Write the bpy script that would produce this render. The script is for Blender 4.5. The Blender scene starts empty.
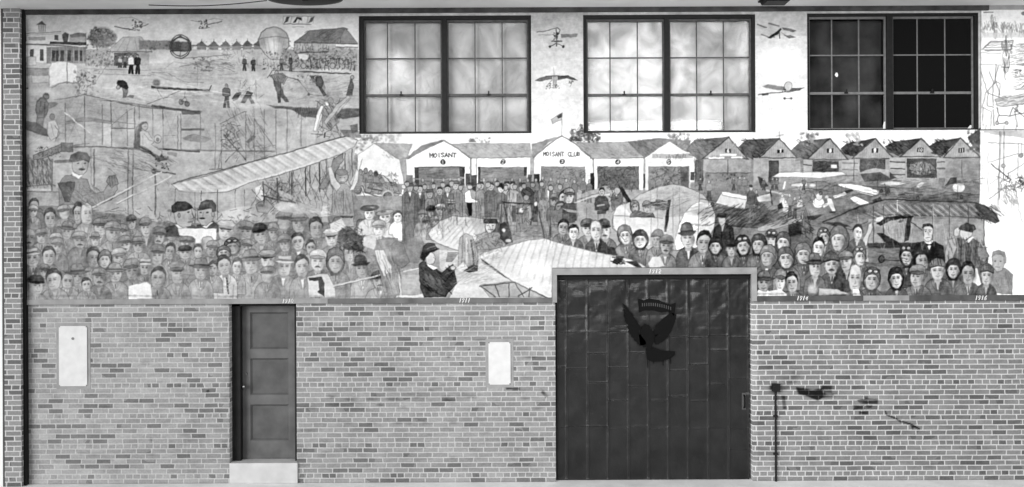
import bpy, bmesh, math
import numpy as np
from mathutils import Matrix, Vector

S_ = bpy.context.scene
COL = S_.collection
# ------------------------------------------------------------------ camera
PXM = 75.3            # photograph pixels per metre on the wall plane (y = 0)
D = 12.0              # camera distance
CZ = (482 - 243.5) / PXM
ROLL = 0.0045
cam_d = bpy.data.cameras.new('camera'); cam = bpy.data.objects.new('camera', cam_d); COL.objects.link(cam)
cam_d.sensor_width = 36; cam_d.lens = PXM * D / 1024 * 36
cam.matrix_world = Matrix.Translation((0, -D, CZ)) @ Matrix.Rotation(ROLL, 4, 'Y') @ Matrix.Rotation(math.pi / 2, 4, 'X')
S_.camera = cam
# ------------------------------------------------------------------ world, light, exposure
wd = bpy.data.worlds.new('world'); S_.world = wd; wd.use_nodes = True
wd.node_tree.nodes['Background'].inputs[0].default_value = (1, 1, 1, 1)
wd.node_tree.nodes['Background'].inputs[1].default_value = 0.42
sun_d = bpy.data.lights.new('sun', 'SUN'); sun_d.energy = 3.3; sun_d.angle = math.radians(34)
sun = bpy.data.objects.new('sun', sun_d); COL.objects.link(sun)
sun.rotation_euler = Vector((0.85, 1.0, -0.27)).to_track_quat('-Z', 'Y').to_euler()
sun.location = (-8, -10, 9)
hi_d = bpy.data.lights.new('door_sheen_light', 'AREA'); hi_d.shape = 'RECTANGLE'; hi_d.size = 3.6; hi_d.size_y = .9; hi_d.energy = 230  # unseen area light added to give the metal door its sheen
hi = bpy.data.objects.new('door_sheen_light', hi_d); COL.objects.link(hi); hi.location = (2.6, -7, 5.3)
hi.rotation_euler = Vector((-.4, 7, -3.2)).to_track_quat('-Z', 'Y').to_euler()
S_.view_settings.view_transform = 'Standard'; S_.view_settings.look = 'None'
S_.view_settings.exposure = -0.16; S_.view_settings.gamma = 1.0; S_.view_settings.use_curve_mapping = False

# ------------------------------------------------------------------ helpers
def X(u): return (u - 512) / PXM                 # levelled photo column -> metres on the wall
def Z(v): return CZ + (243.5 - v) / PXM
def lin(g): return g / 12.92 if g <= 0.04045 else ((g + 0.055) / 1.055) ** 2.4
def mat(name, g, rough=0.8, metal=0.0, noise=0.0, nscale=8.0, bump=0.0, bscale=30.0, spec=0.3):
    m = bpy.data.materials.new(name); m.use_nodes = True
    nt = m.node_tree; b = nt.nodes['Principled BSDF']
    L = lin(g)
    b.inputs['Base Color'].default_value = (L, L, L, 1); b.inputs['Roughness'].default_value = rough
    b.inputs['Metallic'].default_value = metal; b.inputs['Specular IOR Level'].default_value = spec
    tc = nt.nodes.new('ShaderNodeTexCoord')
    if noise:
        n = nt.nodes.new('ShaderNodeTexNoise'); n.inputs['Scale'].default_value = nscale; n.inputs['Detail'].default_value = 6
        nt.links.new(tc.outputs['Object'], n.inputs['Vector'])
        r = nt.nodes.new('ShaderNodeValToRGB'); a, c = lin(max(0.01, g - noise)), lin(min(1, g + noise))
        r.color_ramp.elements[0].position = 0.3; r.color_ramp.elements[1].position = 0.7
        r.color_ramp.elements[0].color = (a, a, a, 1); r.color_ramp.elements[1].color = (c, c, c, 1)
        nt.links.new(n.outputs[0], r.inputs[0]); nt.links.new(r.outputs[0], b.inputs['Base Color'])
    if bump:
        n = nt.nodes.new('ShaderNodeTexNoise'); n.inputs['Scale'].default_value = bscale; n.inputs['Detail'].default_value = 5
        nt.links.new(tc.outputs['Object'], n.inputs['Vector'])
        bp = nt.nodes.new('ShaderNodeBump'); bp.inputs['Strength'].default_value = bump; bp.inputs['Distance'].default_value = 0.02
        nt.links.new(n.outputs[0], bp.inputs['Height']); nt.links.new(bp.outputs[0], b.inputs['Normal'])
    return m
def link(name, me, m, parent=None, **props):
    o = bpy.data.objects.new(name, me); COL.objects.link(o)
    if m: me.materials.append(m)
    if parent: o.parent = parent
    for k, v in props.items(): o[k] = v
    return o
def empty(name, loc=(0, 0, 0), **props):
    o = bpy.data.objects.new(name, None); COL.objects.link(o); o.location = loc
    for k, v in props.items(): o[k] = v
    return o
def box(bm, x0, x1, y0, y1, z0, z1, bev=0.0):
    vs = [bm.verts.new(p) for p in ((x0,y0,z0),(x1,y0,z0),(x1,y1,z0),(x0,y1,z0),(x0,y0,z1),(x1,y0,z1),(x1,y1,z1),(x0,y1,z1))]
    fs = [bm.faces.new([vs[i] for i in f]) for f in ((0,3,2,1),(4,5,6,7),(0,1,5,4),(1,2,6,5),(2,3,7,6),(3,0,4,7))]
    if bev:
        es = {e for f in fs for e in f.edges}
        bmesh.ops.bevel(bm, geom=list(es), offset=bev, segments=2, affect='EDGES', profile=0.6)
def meshof(bm, name='m', smooth=False):
    bmesh.ops.recalc_face_normals(bm, faces=bm.faces)
    me = bpy.data.meshes.new(name); bm.to_mesh(me); bm.free()
    if smooth: me.shade_smooth()
    return me
def boxes(name, lst, m, parent=None, bev=0.0, off=(0, 0, 0), **props):
    bm = bmesh.new()
    for b in lst: box(bm, b[0]-off[0], b[1]-off[0], b[2]-off[1], b[3]-off[1], b[4]-off[2], b[5]-off[2], bev)
    return link(name, meshof(bm, name), m, parent, **props)
def cyl(bm, p, q, r0, r1=None, n=16, caps=True):
    r1 = r0 if r1 is None else r1
    p, q = Vector(p), Vector(q); d = (q - p); M = Matrix.Translation((p + q) / 2) @ d.to_track_quat('Z', 'Y').to_matrix().to_4x4()
    bmesh.ops.create_cone(bm, cap_ends=caps, segments=n, radius1=r0, radius2=r1, depth=d.length, matrix=M)
def lathe(bm, prof, cx, cy, n=32, axis='Z'):
    rings = []
    for r, z in prof:
        ring = []
        for i in range(n):
            a = 2 * math.pi * i / n
            ring.append(bm.verts.new((cx + r * math.cos(a), cy + r * math.sin(a), z)))
        rings.append(ring)
    for a, b in zip(rings, rings[1:]):
        for i in range(n): bm.faces.new((a[i], a[(i+1) % n], b[(i+1) % n], b[i]))
    bm.faces.new(rings[0]); bm.faces.new(rings[-1][::-1])
rng = np.random.RandomState(7)
def vnoise(h, w, cell, seed, cellx=None):
    r = np.random.RandomState(seed); cy = cell; cx = cellx or cell
    gh, gw = int(h / cy) + 3, int(w / cx) + 3
    g = r.rand(gh, gw).astype(np.float32)
    y = np.arange(h) / cy; x = np.arange(w) / cx
    yi = y.astype(int); xi = x.astype(int); fy = (y - yi)[:, None]; fx = (x - xi)[None, :]
    fy = fy*fy*(3-2*fy); fx = fx*fx*(3-2*fx)
    a = g[yi][:, xi]; b = g[yi][:, xi+1]; c = g[yi+1][:, xi]; d = g[yi+1][:, xi+1]
    return ((a*(1-fx)+b*fx)*(1-fy) + (c*(1-fx)+d*fx)*fy).astype(np.float32) - 0.5

# ------------------------------------------------------------------ the painting: a hand-drawn picture, laid stroke by stroke into a pigment map
SC = 2.0; U0, V0, U1, V1 = 14, 0, 1046, 312
HH, WW = int((V1 - V0) * SC), int((U1 - U0) * SC)
C = np.full((HH, WW), 0.72, np.float32)
O = [0.0, 0.0, 1.0]; RT = [0.0, 0.0, 0.0]
def org(u=0.0, v=0.0, k=1.0): O[0], O[1], O[2] = u, v, k
def T(pts):
    if RT[2]:
        c, s = math.cos(RT[2]), math.sin(RT[2]); pts = [(RT[0] + (p[0]-RT[0])*c - (p[1]-RT[1])*s, RT[1] + (p[0]-RT[0])*s + (p[1]-RT[1])*c) for p in pts]
    return [((O[0] + p[0]/O[2] - U0) * SC, (O[1] + p[1]/O[2] - V0) * SC) for p in pts]
def region(pts, pad):
    xs = [p[0] for p in pts]; ys = [p[1] for p in pts]
    x0 = max(0, int(min(xs) - pad)); x1 = min(WW, int(max(xs) + pad + 2)); y0 = max(0, int(min(ys) - pad)); y1 = min(HH, int(max(ys) + pad + 2))
    if x1 <= x0 or y1 <= y0: return None
    return x0, x1, y0, y1, np.arange(x0, x1, dtype=np.float32)[None, :] + .5, np.arange(y0, y1, dtype=np.float32)[:, None] + .5
def segd(px, py, a, b):
    dx, dy = b[0]-a[0], b[1]-a[1]; L = dx*dx + dy*dy + 1e-9
    t = np.clip(((px-a[0])*dx + (py-a[1])*dy) / L, 0, 1)
    return np.hypot(px - a[0] - t*dx, py - a[1] - t*dy)
def blend(R, cov, g, a):
    x0, x1, y0, y1 = R[:4]; s = C[y0:y1, x0:x1]
    s += (g - s) * (cov * a)
def ln(pts, g=0.25, w=0.8, a=0.8, soft=1.0, raw=False):
    P = pts if raw else T(pts); w = w * SC / 2
    R = region(P, w + soft + 1)
    if R is None: return
    d = None
    for p, q in zip(P, P[1:]):
        e = segd(R[4], R[5], p, q); d = e if d is None else np.minimum(d, e)
    blend(R, np.clip((w + soft/2 - d) / soft, 0, 1), g, a)
def poly(pts, g, a=1.0, soft=1.0, edge=None, ew=0.6, grad=None):
    P = T(pts); R = region(P, soft + 1)
    if R is None: return
    px, py = R[4], R[5]; inside = np.zeros((py.shape[0], px.shape[1]), bool); d = None
    for p, q in zip(P, P[1:] + P[:1]):
        if p[1] != q[1]:
            c = ((p[1] > py) != (q[1] > py)) & (px < (q[0]-p[0]) * (py-p[1]) / (q[1]-p[1]) + p[0]); inside ^= c
        e = segd(px, py, p, q); d = e if d is None else np.minimum(d, e)
    sd = np.where(inside, d, -d); cov = np.clip(0.5 + sd / soft, 0, 1)
    gg = g
    if grad is not None:
        y0, y1 = min(p[1] for p in P), max(p[1] for p in P); gg = g + (grad - g) * np.clip((py - y0) / (y1 - y0 + 1e-6), 0, 1)
    blend(R, cov, gg, a)
    if edge is not None: ln(P + P[:1], edge, ew, 0.7, soft=1.2, raw=True)
def rc(x0, y0, x1, y1, g, a=1.0, **k): poly([(x0,y0),(x1,y0),(x1,y1),(x0,y1)], g, a, **k)
def el(cx, cy, rx, ry, g, a=1.0, soft=None, rot=0.0, edge=None, ew=0.6):
    (x, y), = T([(cx, cy)]); k = SC / O[2]; rx, ry = rx*k, ry*k
    m = max(rx, ry); R = region([(x-m, y-m), (x+m, y+m)], 3); rot = rot + RT[2]
    if R is None: return
    c, s = math.cos(rot), math.sin(rot); dx, dy = R[4]-x, R[5]-y
    q = np.sqrt(((dx*c+dy*s)/rx)**2 + ((-dx*s+dy*c)/ry)**2); mn = min(rx, ry)
    sf = (soft if soft is not None else 1.0/mn)
    blend(R, np.clip((1 - q) / sf + 0.5 if soft is None else (1 - q) / sf, 0, 1), g, a)
    if edge is not None: blend(R, np.clip(ew*SC/2 + .5 - np.abs(q-1)*mn, 0, 1), edge, 0.8)
def blot(pts_or_box, g, n, r, seed, a=0.6, jit=0.12):
    x0, y0, x1, y1 = pts_or_box; rr = np.random.RandomState(seed)
    for i in range(n):
        s = r * rr.uniform(.5, 1.3)
        el(rr.uniform(x0, x1), rr.uniform(y0, y1), s, s*rr.uniform(.4, 1), g + rr.uniform(-jit, jit), a, rot=rr.uniform(0, 3), soft=.6)
def scrib(pts_or_box, g, n, L, seed, w=0.5, a=0.6, ang=None, spread=0.5):
    x0, y0, x1, y1 = pts_or_box; rr = np.random.RandomState(seed)
    for i in range(n):
        x, y = rr.uniform(x0, x1), rr.uniform(y0, y1); t = rr.uniform(0, 3.14) if ang is None else ang + rr.uniform(-spread, spread)
        l = L * rr.uniform(.4, 1); ln([(x-math.cos(t)*l/2, y-math.sin(t)*l/2), (x+math.cos(t)*l/2, y+math.sin(t)*l/2)], g + rr.uniform(-.08, .08), w, a)
FONT = {'M':[[(0,1),(0,0),(.5,.6),(1,0),(1,1)]],'O':[[(.5,0),(1,.3),(1,.7),(.5,1),(0,.7),(0,.3),(.5,0)]],'I':[[(.5,0),(.5,1)]],
 'S':[[(1,.1),(.5,0),(0,.25),(1,.7),(.5,1),(0,.9)]],'A':[[(0,1),(.5,0),(1,1)],[(.2,.65),(.8,.65)]],'N':[[(0,1),(0,0),(1,1),(1,0)]],
 'T':[[(0,0),(1,0)],[(.5,0),(.5,1)]],'C':[[(1,.1),(.5,0),(0,.4),(0,.7),(.5,1),(1,.9)]],'L':[[(0,0),(0,1),(1,1)]],'U':[[(0,0),(0,.8),(.5,1),(1,.8),(1,0)]],
 'B':[[(0,0),(0,1),(.9,.8),(.8,.5),(0,.5)],[(0,0),(.8,.15),(.8,.5)]],' ':[],
 '0':[[(.5,0),(1,.3),(1,.7),(.5,1),(0,.7),(0,.3),(.5,0)]],'1':[[(.5,0),(.5,1)]],'2':[[(0,.2),(.5,0),(1,.25),(0,1),(1,1)]],
 '3':[[(0,0),(1,.1),(.4,.45),(1,.75),(0,1)]],'4':[[(.8,1),(.8,0),(0,.7),(1,.7)]],'5':[[(1,0),(0,0),(0,.45),(1,.6),(.6,1),(0,1)]],
 '6':[[(.8,0),(.05,.55),(.1,1),(.95,1),(.95,.55),(.1,.6)]],'7':[[(0,0),(1,0),(.4,1)]],'8':[[(.5,0),(1,.25),(0,.75),(.5,1),(1,.75),(0,.25),(.5,0)]],
 '9':[[(.9,.45),(.1,.45),(.1,.05),(.9,.05),(.9,.45),(.4,1)]]}
def text(s, x, y, cw, ch, gap, g, w=0.8, slant=0.0, a=0.95):
    for c in s:
        for st in FONT[c]: ln([(x + px*cw + (1-py)*slant, y + py*ch) for px, py in st], g, w, a)
        x += cw + gap
# ---- figures
def head(u, v, w, h, hat='cap', o='', tone=None, body=None):
    r = np.random.RandomState(int(abs(u*131 + v*17)) % 99991)
    R_ = u > 560; w = w*1.10; h = h*(1.22 if R_ else 1.13)
    tn = tone if tone is not None else ((0.76 if R_ else 0.70) + r.uniform(-.09, .06))
    if 'l' in o: tn += .07
    if 'd' in o: tn -= .10
    tn = min(tn, .96)
    bd = body if body is not None else (r.uniform(.46, .64) if not R_ else r.uniform(.26, .52))
    x, y = w/2, h/2; dk = 0.17 if R_ else 0.31; mid = (tn + dk)/2
    f = -1 if 'L' in o else (1 if 'R' in o else 0)
    lt = -1 if r.rand() < .7 else 1           # drawn light side
    if 'n' not in o:
        ty = v + y*.78; wd = r.uniform(.9, 1.1)
        q = lambda a, b_: (u + a*x*wd, ty + b_*h)
        poly([q(-.5, 0), q(.5, 0), q(1.1, .12), q(1.65, .30), q(1.95, .6), q(2.05, 1.35), q(-2.05, 1.35), q(-1.95, .6), q(-1.65, .30), q(-1.1, .12)], bd, .96, edge=dk+.04, ew=.7)
        el(*q(lt*.9, .55), x*.8, h*.42, bd+.13, .7, soft=.9); el(*q(-lt*1.3, .8), x*.8, h*.5, bd-.14, .7, soft=.9)
        for s in (-1, 1):
            poly([q(s*.48, -.02), q(s*.9, .13), q(s*.75, .42), q(s*.15, .72), q(s*.28, .35)], bd - (.10 if s == -lt else -.05), .75, soft=2, edge=dk+.08, ew=.4)
            ln([q(s*1.35, .6), q(s*1.25, 1.3)], dk+.08, .6, .5)
        sh = .93 if 'w' in o else min(.9, tn*.98)
        poly([q(-.42, .0), q(.42, .0), q(.06, .62), q(-.06, .62)], sh, .85, soft=1.6)
        if r.rand() < .65: poly([q(-.1, .1), q(.1, .1), q(.16, .5), q(-.08, .55)], dk, .75, soft=1.4)
        for i in range(7):
            k = r.uniform(-1.8, 1.8); ln([q(k, .35), q(k + r.uniform(-.35, .35), 1.1)], bd + r.uniform(-.2, .14), .7, .35, soft=1.8)
    RT[0], RT[1], RT[2] = u, v + y, r.uniform(-.13, .13)
    q = lambda a, b_: (u + a*x, v + b_*y)
    poly([q(-.42, .3), q(.42, .3), q(.48, 1.22), q(-.48, 1.22)], tn-.14, .95, soft=1.6)
    if hat == 'helm':
        hc = r.uniform(.30, .46) if 'k' not in o else .13
        el(*q(-f*.2, -.08), x*1.3, y*1.2, hc, 1, edge=.10, ew=.7); el(*q(lt*.8, -.1), x*.35, y*.7, hc+.16, .6, soft=.9)
        poly([q(-1.1, .3), q(-.6, .5), q(0, 1.25), q(.6, .5), q(1.1, .3), q(.7, 1.3), q(-.7, 1.3)], hc, .9, soft=1.6)
    if hat == 'woman': el(*q(0, 0), x*1.25, y*1.1, dk+.1, .95, soft=.3)
    if hat == 'hair': el(*q(0, -.32), x*1.06, y*.86, dk-.02, 1)
    cw = r.uniform(.86, .94); jw = r.uniform(.56, .70)
    face = [q(-.55, -.95), q(0, -1.02), q(.55, -.95), q(cw, -.5), q(cw, .05), q(cw-.08, .45), q(jw, .78), q(.26, .99), q(-.26, .99), q(-jw, .78), q(-cw+.08, .45), q(-cw, .05), q(-cw, -.5)]
    if f: face = [(p[0] + f*x*(.10 if i in (5, 6, 7, 8) else 0), p[1]) for i, p in enumerate(face)]
    if 'b' not in o and not f:
        for s in (-1, 1): el(*q(s*.93, .05), x*.14, y*.22, tn-.12, .9, edge=dk+.14, ew=.3)
    poly(face, tn, 1, soft=1.3, edge=mid-.06, ew=.45)
    el(*q(-lt*.75, .15), x*.62, y*.95, tn-(.38 if R_ else .28), .75, soft=.95); el(*q(-lt*.1, .35), x*.9, y*.35, tn-.1, .4, soft=.95); el(*q(lt*.3, -.55), x*.5, y*.35, min(1, tn+.10), .7, soft=.9); el(*q(0, .92), x*.6, y*.22, tn-.2, .5, soft=.9)
    if 'b' not in o:
        ex = f*.26; ey = -.08
        for s in (-1, 1):
            if f and s == f: k = .48
            else: k = 1
            cx_ = ex + s*.36*(.7 if (f and s == f) else 1)
            el(*q(cx_, ey-.02), x*.36*k, y*.19, mid-.10, .85, soft=.95); ln([q(cx_-.22*k, ey-.17), q(cx_+.22*k, ey-.19)], dk, .6, .7, soft=1.4)
            ln([q(cx_-.13*k, ey+.02), q(cx_+.13*k, ey+.02)], max(.06, dk-.12), .55, .75, soft=1.3)
            el(*q(cx_, .38), x*.22, y*.16, tn+.07, .5, soft=.95)
        nx = ex*1.25
        poly([q(nx-.02, ey), q(nx - lt*.24, .36), q(nx+lt*.02, .40)], mid+.06, .65, soft=1.8); el(*q(nx, .38), x*.18, y*.06, mid-.05, .7, soft=.9); el(*q(nx+lt*.05, .2), x*.09, y*.2, min(1, tn+.12), .7, soft=.9)
        ln([q(ex-.26, .60), q(ex, .63), q(ex+.26, .59)], dk+.03, .6, .7, soft=1.5); el(*q(ex, .76), x*.26, y*.07, mid+.02, .55, soft=.9)
        if 'm' in o: poly([q(ex-.42, .56), q(ex-.2, .42), q(ex+.2, .42), q(ex+.42, .56), q(ex, .55)], .16, .9, soft=1.5)
        if r.rand() < .3: ln([q(-lt*.5, .3), q(-lt*.35, .62)], mid, .5, .6)
    if hat == 'bald':
        ln([q(-.95, -.2), q(-.7, -.8), q(0, -1.06), q(.7, -.8), q(.95, -.2)], dk+.12, .6, .7, soft=1.4)
        for s in (-1, 1): el(*q(s*.9, -.25), x*.14, y*.35, dk+.15, .6, soft=.8)
    if hat == 'hair':
        sd_ = r.uniform(-.4, .4)
        poly([q(-1.0, .02), q(-1.06, -.6), q(-.75, -1.05), q(-.2, -1.28), q(.5, -1.22), q(.98, -.8), q(1.02, 0), q(.84, -.45), q(.5, -.72), q(sd_, -.80), q(-.6, -.62), q(-.86, -.4)], dk-.05, .95, soft=1.6)
        el(*q(lt*.4, -1.0), x*.4, y*.14, dk+.2, .6, soft=.9)
        for i in range(4): k = r.uniform(-.8, .8); ln([q(k, -1.15), q(k+.2, -.75)], dk+.12, .4, .4)
    hg = r.uniform(.46, .64) if not R_ else r.uniform(.32, .52)
    if 'k' in o: hg = .23
    if 'l' in o and hat in ('boat', 'cap', 'peak'): hg = min(.78, hg+.14)
    if hat == 'cap':
        s = f or lt
        poly([q(-1.12, -.38), q(-1.18, -.8), q(-.8, -1.18), q(-.1, -1.38), q(.6, -1.3), q(1.1, -.95), q(1.16, -.42), q(.5, -.55), q(-.5, -.55)], hg, 1, soft=1.4, edge=dk, ew=.6)
        el(*q(lt*.35, -1.02), x*.6, y*.22, min(1, hg+.16), .7, soft=.9); el(*q(-lt*.75, -.8), x*.4, y*.35, hg-.16, .7, soft=.9)
        poly([q(-.95, -.56), q(0, -.68), q(.95, -.56), q(.98+.15*s, -.38), q(.2*s, -.26), q(-.98+.15*s, -.38)], hg-.18, .95, soft=1.4, edge=dk-.08, ew=.5); ln([q(-.8, -.28), q(.8, -.28)], dk+.06, 1.0, .5, soft=2)
        ln([q(0, -1.35), q(.12*s, -.6)], hg-.16, .5, .5)
    if hat == 'peak':
        poly([q(-1.3, -.95), q(-.7, -1.36), q(.7, -1.36), q(1.3, -.95), q(.98, -.74), q(.98, -.42), q(-.98, -.42), q(-.98, -.74)], hg, 1, soft=1.4, edge=dk, ew=.6)
        el(*q(lt*.4, -1.12), x*.6, y*.16, min(1, hg+.18), .8, soft=.9); rc(q(-.96, -.74)[0], q(0, -.74)[1], q(.96, 0)[0], q(0, -.46)[1], hg-.2, .8)
        poly([q(-.9, -.45), q(.9, -.45), q(.6, -.22), q(-.6, -.22)], .16, .9, soft=1.4)
    if hat in ('bowl', 'fed'):
        poly([q(-.95, -.5), q(-.98, -.9), q(-.7, -1.35), q(-.1, -1.5), q(.6, -1.4), q(.95, -.95), q(.95, -.5)], hg, 1, soft=1.4, edge=dk-.05, ew=.6)
        el(*q(lt*.4, -1.15), x*.4, y*.24, hg+.16, .7, soft=.9)
        if hat == 'fed': ln([q(-.1, -1.5), q(0, -1.1)], hg-.18, .8, .6, soft=1.6)
        poly([q(-.95, -.78), q(.95, -.78), q(.95, -.56), q(-.95, -.56)], max(.1, hg-.24), .85, soft=1.4)
        e = 1.4 if hat == 'bowl' else 1.75
        poly([q(-e, -.55), q(-.9, -.62), q(.9, -.62), q(e, -.6), q(.9, -.34), q(-.9, -.34)], hg-.1, 1, soft=1.4, edge=dk-.1, ew=.6); ln([q(-.8, -.28), q(.8, -.28)], dk+.05, 1.1, .55, soft=2)
    if hat == 'boat':
        poly([q(-.92, -1.2), q(.92, -1.24), q(.94, -.6), q(-.94, -.6)], .74, 1, soft=1.4, edge=dk+.1, ew=.5); poly([q(-.93, -.86), q(.93, -.88), q(.93, -.66), q(-.93, -.64)], dk+.06, .85, soft=1.3)
        poly([q(-1.5, -.52), q(-.8, -.66), q(.8, -.68), q(1.5, -.56), q(.8, -.40), q(-.8, -.38)], .80, 1, soft=1.4, edge=dk+.05, ew=.5)
    if hat == 'helm':
        c_ = hc + .05
        poly([q(-1.18, .1), q(-1.15, -.7), q(-.8, -1.15), q(-.2, -1.36), q(.4, -1.34), q(.95, -1.05), q(1.18, -.6), q(1.18, .1), q(.84, -.3), q(.6, -.52), q(0, -.6), q(-.6, -.5), q(-.84, -.3)], c_, 1, soft=1.4, edge=.11, ew=.6)
        el(*q(lt*.35, -1.0), x*.45, y*.22, c_+.26, .6, soft=.95); ln([q(0, -1.35), q(.05, -.6)], c_-.14, .5, .6)
    if hat == 'wool':
        poly([q(-1.1, -.35), q(-1.12, -.8), q(-.7, -1.25), q(0, -1.45), q(.7, -1.25), q(1.12, -.8), q(1.1, -.35), q(0, -.55)], hg, 1, soft=1.4, edge=dk, ew=.6)
        for i in range(6): ln([q(-1.0+i*.4, -.55), q(-.5+i*.2, -1.35)], hg-.16, .5, .5)
        el(*q(lt*.5, -1.0), x*.4, y*.25, hg+.16, .6, soft=.9); ln([q(-1.08, -.42), q(0, -.58), q(1.08, -.42)], hg-.22, 1.2, .8, soft=1.6)
    if hat == 'woman':
        el(*q(0, -.95), x*1.65, y*.5, hg+.1, 1, rot=-.1, edge=dk, ew=.5); el(*q(-.3, -1.15), x*.8, y*.3, dk+.05, .8, soft=.6); el(*q(.5, -1.1), x*.5, y*.2, .8, .6, soft=.8)
    if 'g' in o:
        for s in (-1, 1): el(*q(s*.44, -.88), x*.36, y*.21, .70, .95, edge=.10, ew=.7); el(*q(s*.44+.1, -.92), x*.12, y*.08, .95, .9, soft=.8)
        ln([q(-1.05, -.78), q(1.05, -.78)], .14, .6, .5)
    RT[2] = 0.0
def man(u, v0, v1, wd, top=.5, leg=.3, headg=.7, hatg=None, lean=0.0):   # small standing figure: head top v0, feet v1
    h = v1 - v0; x = wd/2; L = lean
    poly([(u+L*.2-x*.3, v0+h*.45), (u-x*.75, v1), (u-x*.2, v1), (u+.05, v0+h*.62), (u+x*.2, v1), (u+x*.75, v1), (u+L*.2+x*.45, v0+h*.45)], leg, 1, edge=leg-.12, ew=.3)
    poly([(u+L-x*.35, v0+h*.15), (u+L+x*.35, v0+h*.15), (u+L*.8+x*.85, v0+h*.24), (u+L*.4+x*.9, v0+h*.5), (u+L*.4+x*.5, v0+h*.53), (u+L*.4-x*.5, v0+h*.53), (u+L*.4-x*.9, v0+h*.5), (u+L*.8-x*.85, v0+h*.24)], top, 1, edge=max(.08, top-.2), ew=.4)
    el(u+L*1.1, v0+h*.08, max(.9, x*.36), h*.08, headg, 1, edge=.3, ew=.3)
    if hatg is not None: el(u+L*1.1, v0+h*.03, max(1.1, x*.45), h*.04, hatg, 1)
def shade(x0, y0, x1, y1, dg):
    (a, b), (c, d) = T([(x0, y0), (x1, y1)]); a, b, c, d = [max(0, int(q)) for q in (a, b, c, d)]
    C[b:d, a:c] += dg

# ======== ground tones ========
rc(14, 0, 1046, 312, .70)
rc(20, 8, 360, 60, .74, grad=.82); el(300, 40, 90, 30, .92, .75, soft=.9); el(90, 28, 60, 14, .80, .5, soft=.9); el(205, 36, 60, 18, .84, .6, soft=.9)
rc(20, 50, 360, 115, .70); el(235, 105, 60, 14, .86, .7, soft=.9); el(290, 70, 60, 12, .62, .4, soft=.9); el(165, 60, 40, 10, .80, .6, soft=.9)
rc(20, 95, 360, 200, .70)
rc(528, 8, 588, 60, .66, grad=.78); rc(528, 60, 588, 160, .78, grad=.9)
rc(752, 8, 812, 36, .72); rc(752, 36, 812, 150, .80, grad=.9); el(780, 62, 30, 26, 1.0, .8, soft=.9); el(780, 125, 26, 16, .95, .6, soft=.9)
rc(355, 130, 985, 160, .90)
rc(355, 155, 700, 310, .62); rc(690, 150, 982, 310, .48)
# ======== left upper scene ========
# house
rc(26, 34, 62, 45, .80); ln([(24, 34.3), (62, 32.5)], .45, .9); ln([(24, 36), (62, 34.3)], .5, .5)
rc(29, 37.5, 46, 41, .55, .8); rc(55, 36, 59, 41, .38)
poly([(37.3, 25.6), (42.6, 21.3), (47.3, 25.6)], .36); rc(39.5, 25.6, 46.4, 32, .68)
for q in (39.8, 42, 44, 46.3): ln([(q, 25.6), (q, 32)], .35, .5)
rc(70, 35, 87, 42.5, .62); poly([(70, 35), (78, 33), (87, 34), (87, 37), (72, 38)], .45); ln([(87, 33.5), (87, 66)], .4, .6)
poly([(62.5, 35), (66, 33), (69.5, 34.5), (68.2, 42.5), (64, 42.5)], .33)
poly([(50.5, 42.3), (87.5, 42.5), (87.5, 46), (50.5, 44.5)], .24); ln([(24, 44.5), (50, 45.4), (88, 48.5)], .33, 1.4)
rc(24, 47, 47.5, 63, .83); rc(22, 32, 27, 42, .22); rc(22, 48.5, 25, 62, .2)
for q in (31, 41): rc(q, 49.5, q+3.6, 61, .36); 
rc(47.5, 47.5, 87.5, 64, .50)
for q in (53, 57, 61.5, 68.5, 75.5, 80.5): rc(q, 51, q+3.4, 61.5, .27)
for q in (47.8, 52.5, 60.3, 67.4, 74.4, 79.8, 84): ln([(q, 47), (q, 64)], .62, .8)
# tree and bushes
for i in range(1): el(103, 38, 15, 11.5, .48, .95, soft=.25)
blot((91, 29, 117, 47), .42, 110, 1.8, 3, .6); scrib((90, 30, 117, 48), .27, 90, 3, 4); ln([(98, 46), (98.5, 52), (96, 60)], .35, 1.1)
poly([(87, 50), (110, 48), (115, 66), (88, 66)], .62, .8); blot((88, 50, 114, 68), .5, 80, 1.6, 5, .6, .2)
# tent
poly([(108, 52), (124, 37.5), (142.5, 37.5), (153, 52)], .66, edge=.45); 
for a, b in ((126, 118), (131, 127), (136, 138), (140, 147)): ln([(a, 39), (b, 51.5)], .5, .8, .6)
ln([(108, 52), (153, 52.4)], .35, .8); rc(115, 53, 138, 66, .33, .85); rc(138, 53, 150, 66, .6, .8); blot((114, 54, 138, 67), .42, 50, 1.4, 6, .7, .25)
man(132, 55, 74, 6.5, .86, .15); man(138.5, 55, 74, 6.5, .2, .18, .7)
man(121, 57, 68, 4.5, .7, .35); man(126, 56, 68, 4.5, .5, .3)
# treeline, circular plane, hangars far
rc(140, 41, 180, 50, .47, .9, soft=3); blot((142, 41, 182, 50), .4, 60, 1.4, 8); blot((176, 42, 300, 50), .42, 70, 1.3, 9, .6)
ln([(193, 46), (262, 49)], .35, 1.6, .7)
for q in (202, 214, 226, 237, 248, 259): poly([(q-6, 46.5), (q, 41.2), (q+6, 46.5)], .36); rc(q-4.5, 46.5, q+4.5, 50, .5); ln([(q, 39.5), (q, 42)], .3, .5)
rc(172, 43, 192, 51.5, .3, .85)
for r_ in (10.2, 8.8): el(181, 47, r_, r_+1.3 if r_ > 10 else r_+.5, .5, 0, edge=.25, ew=1.0)
ln([(171, 42.5), (192, 42.5)], .25, .8); ln([(171.5, 51.5), (191, 51.5)], .25, .9); ln([(173, 41), (181, 36.8), (190, 41.5)], .22, 1.4); ln([(181, 47), (181, 57)], .35, .6)
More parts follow.
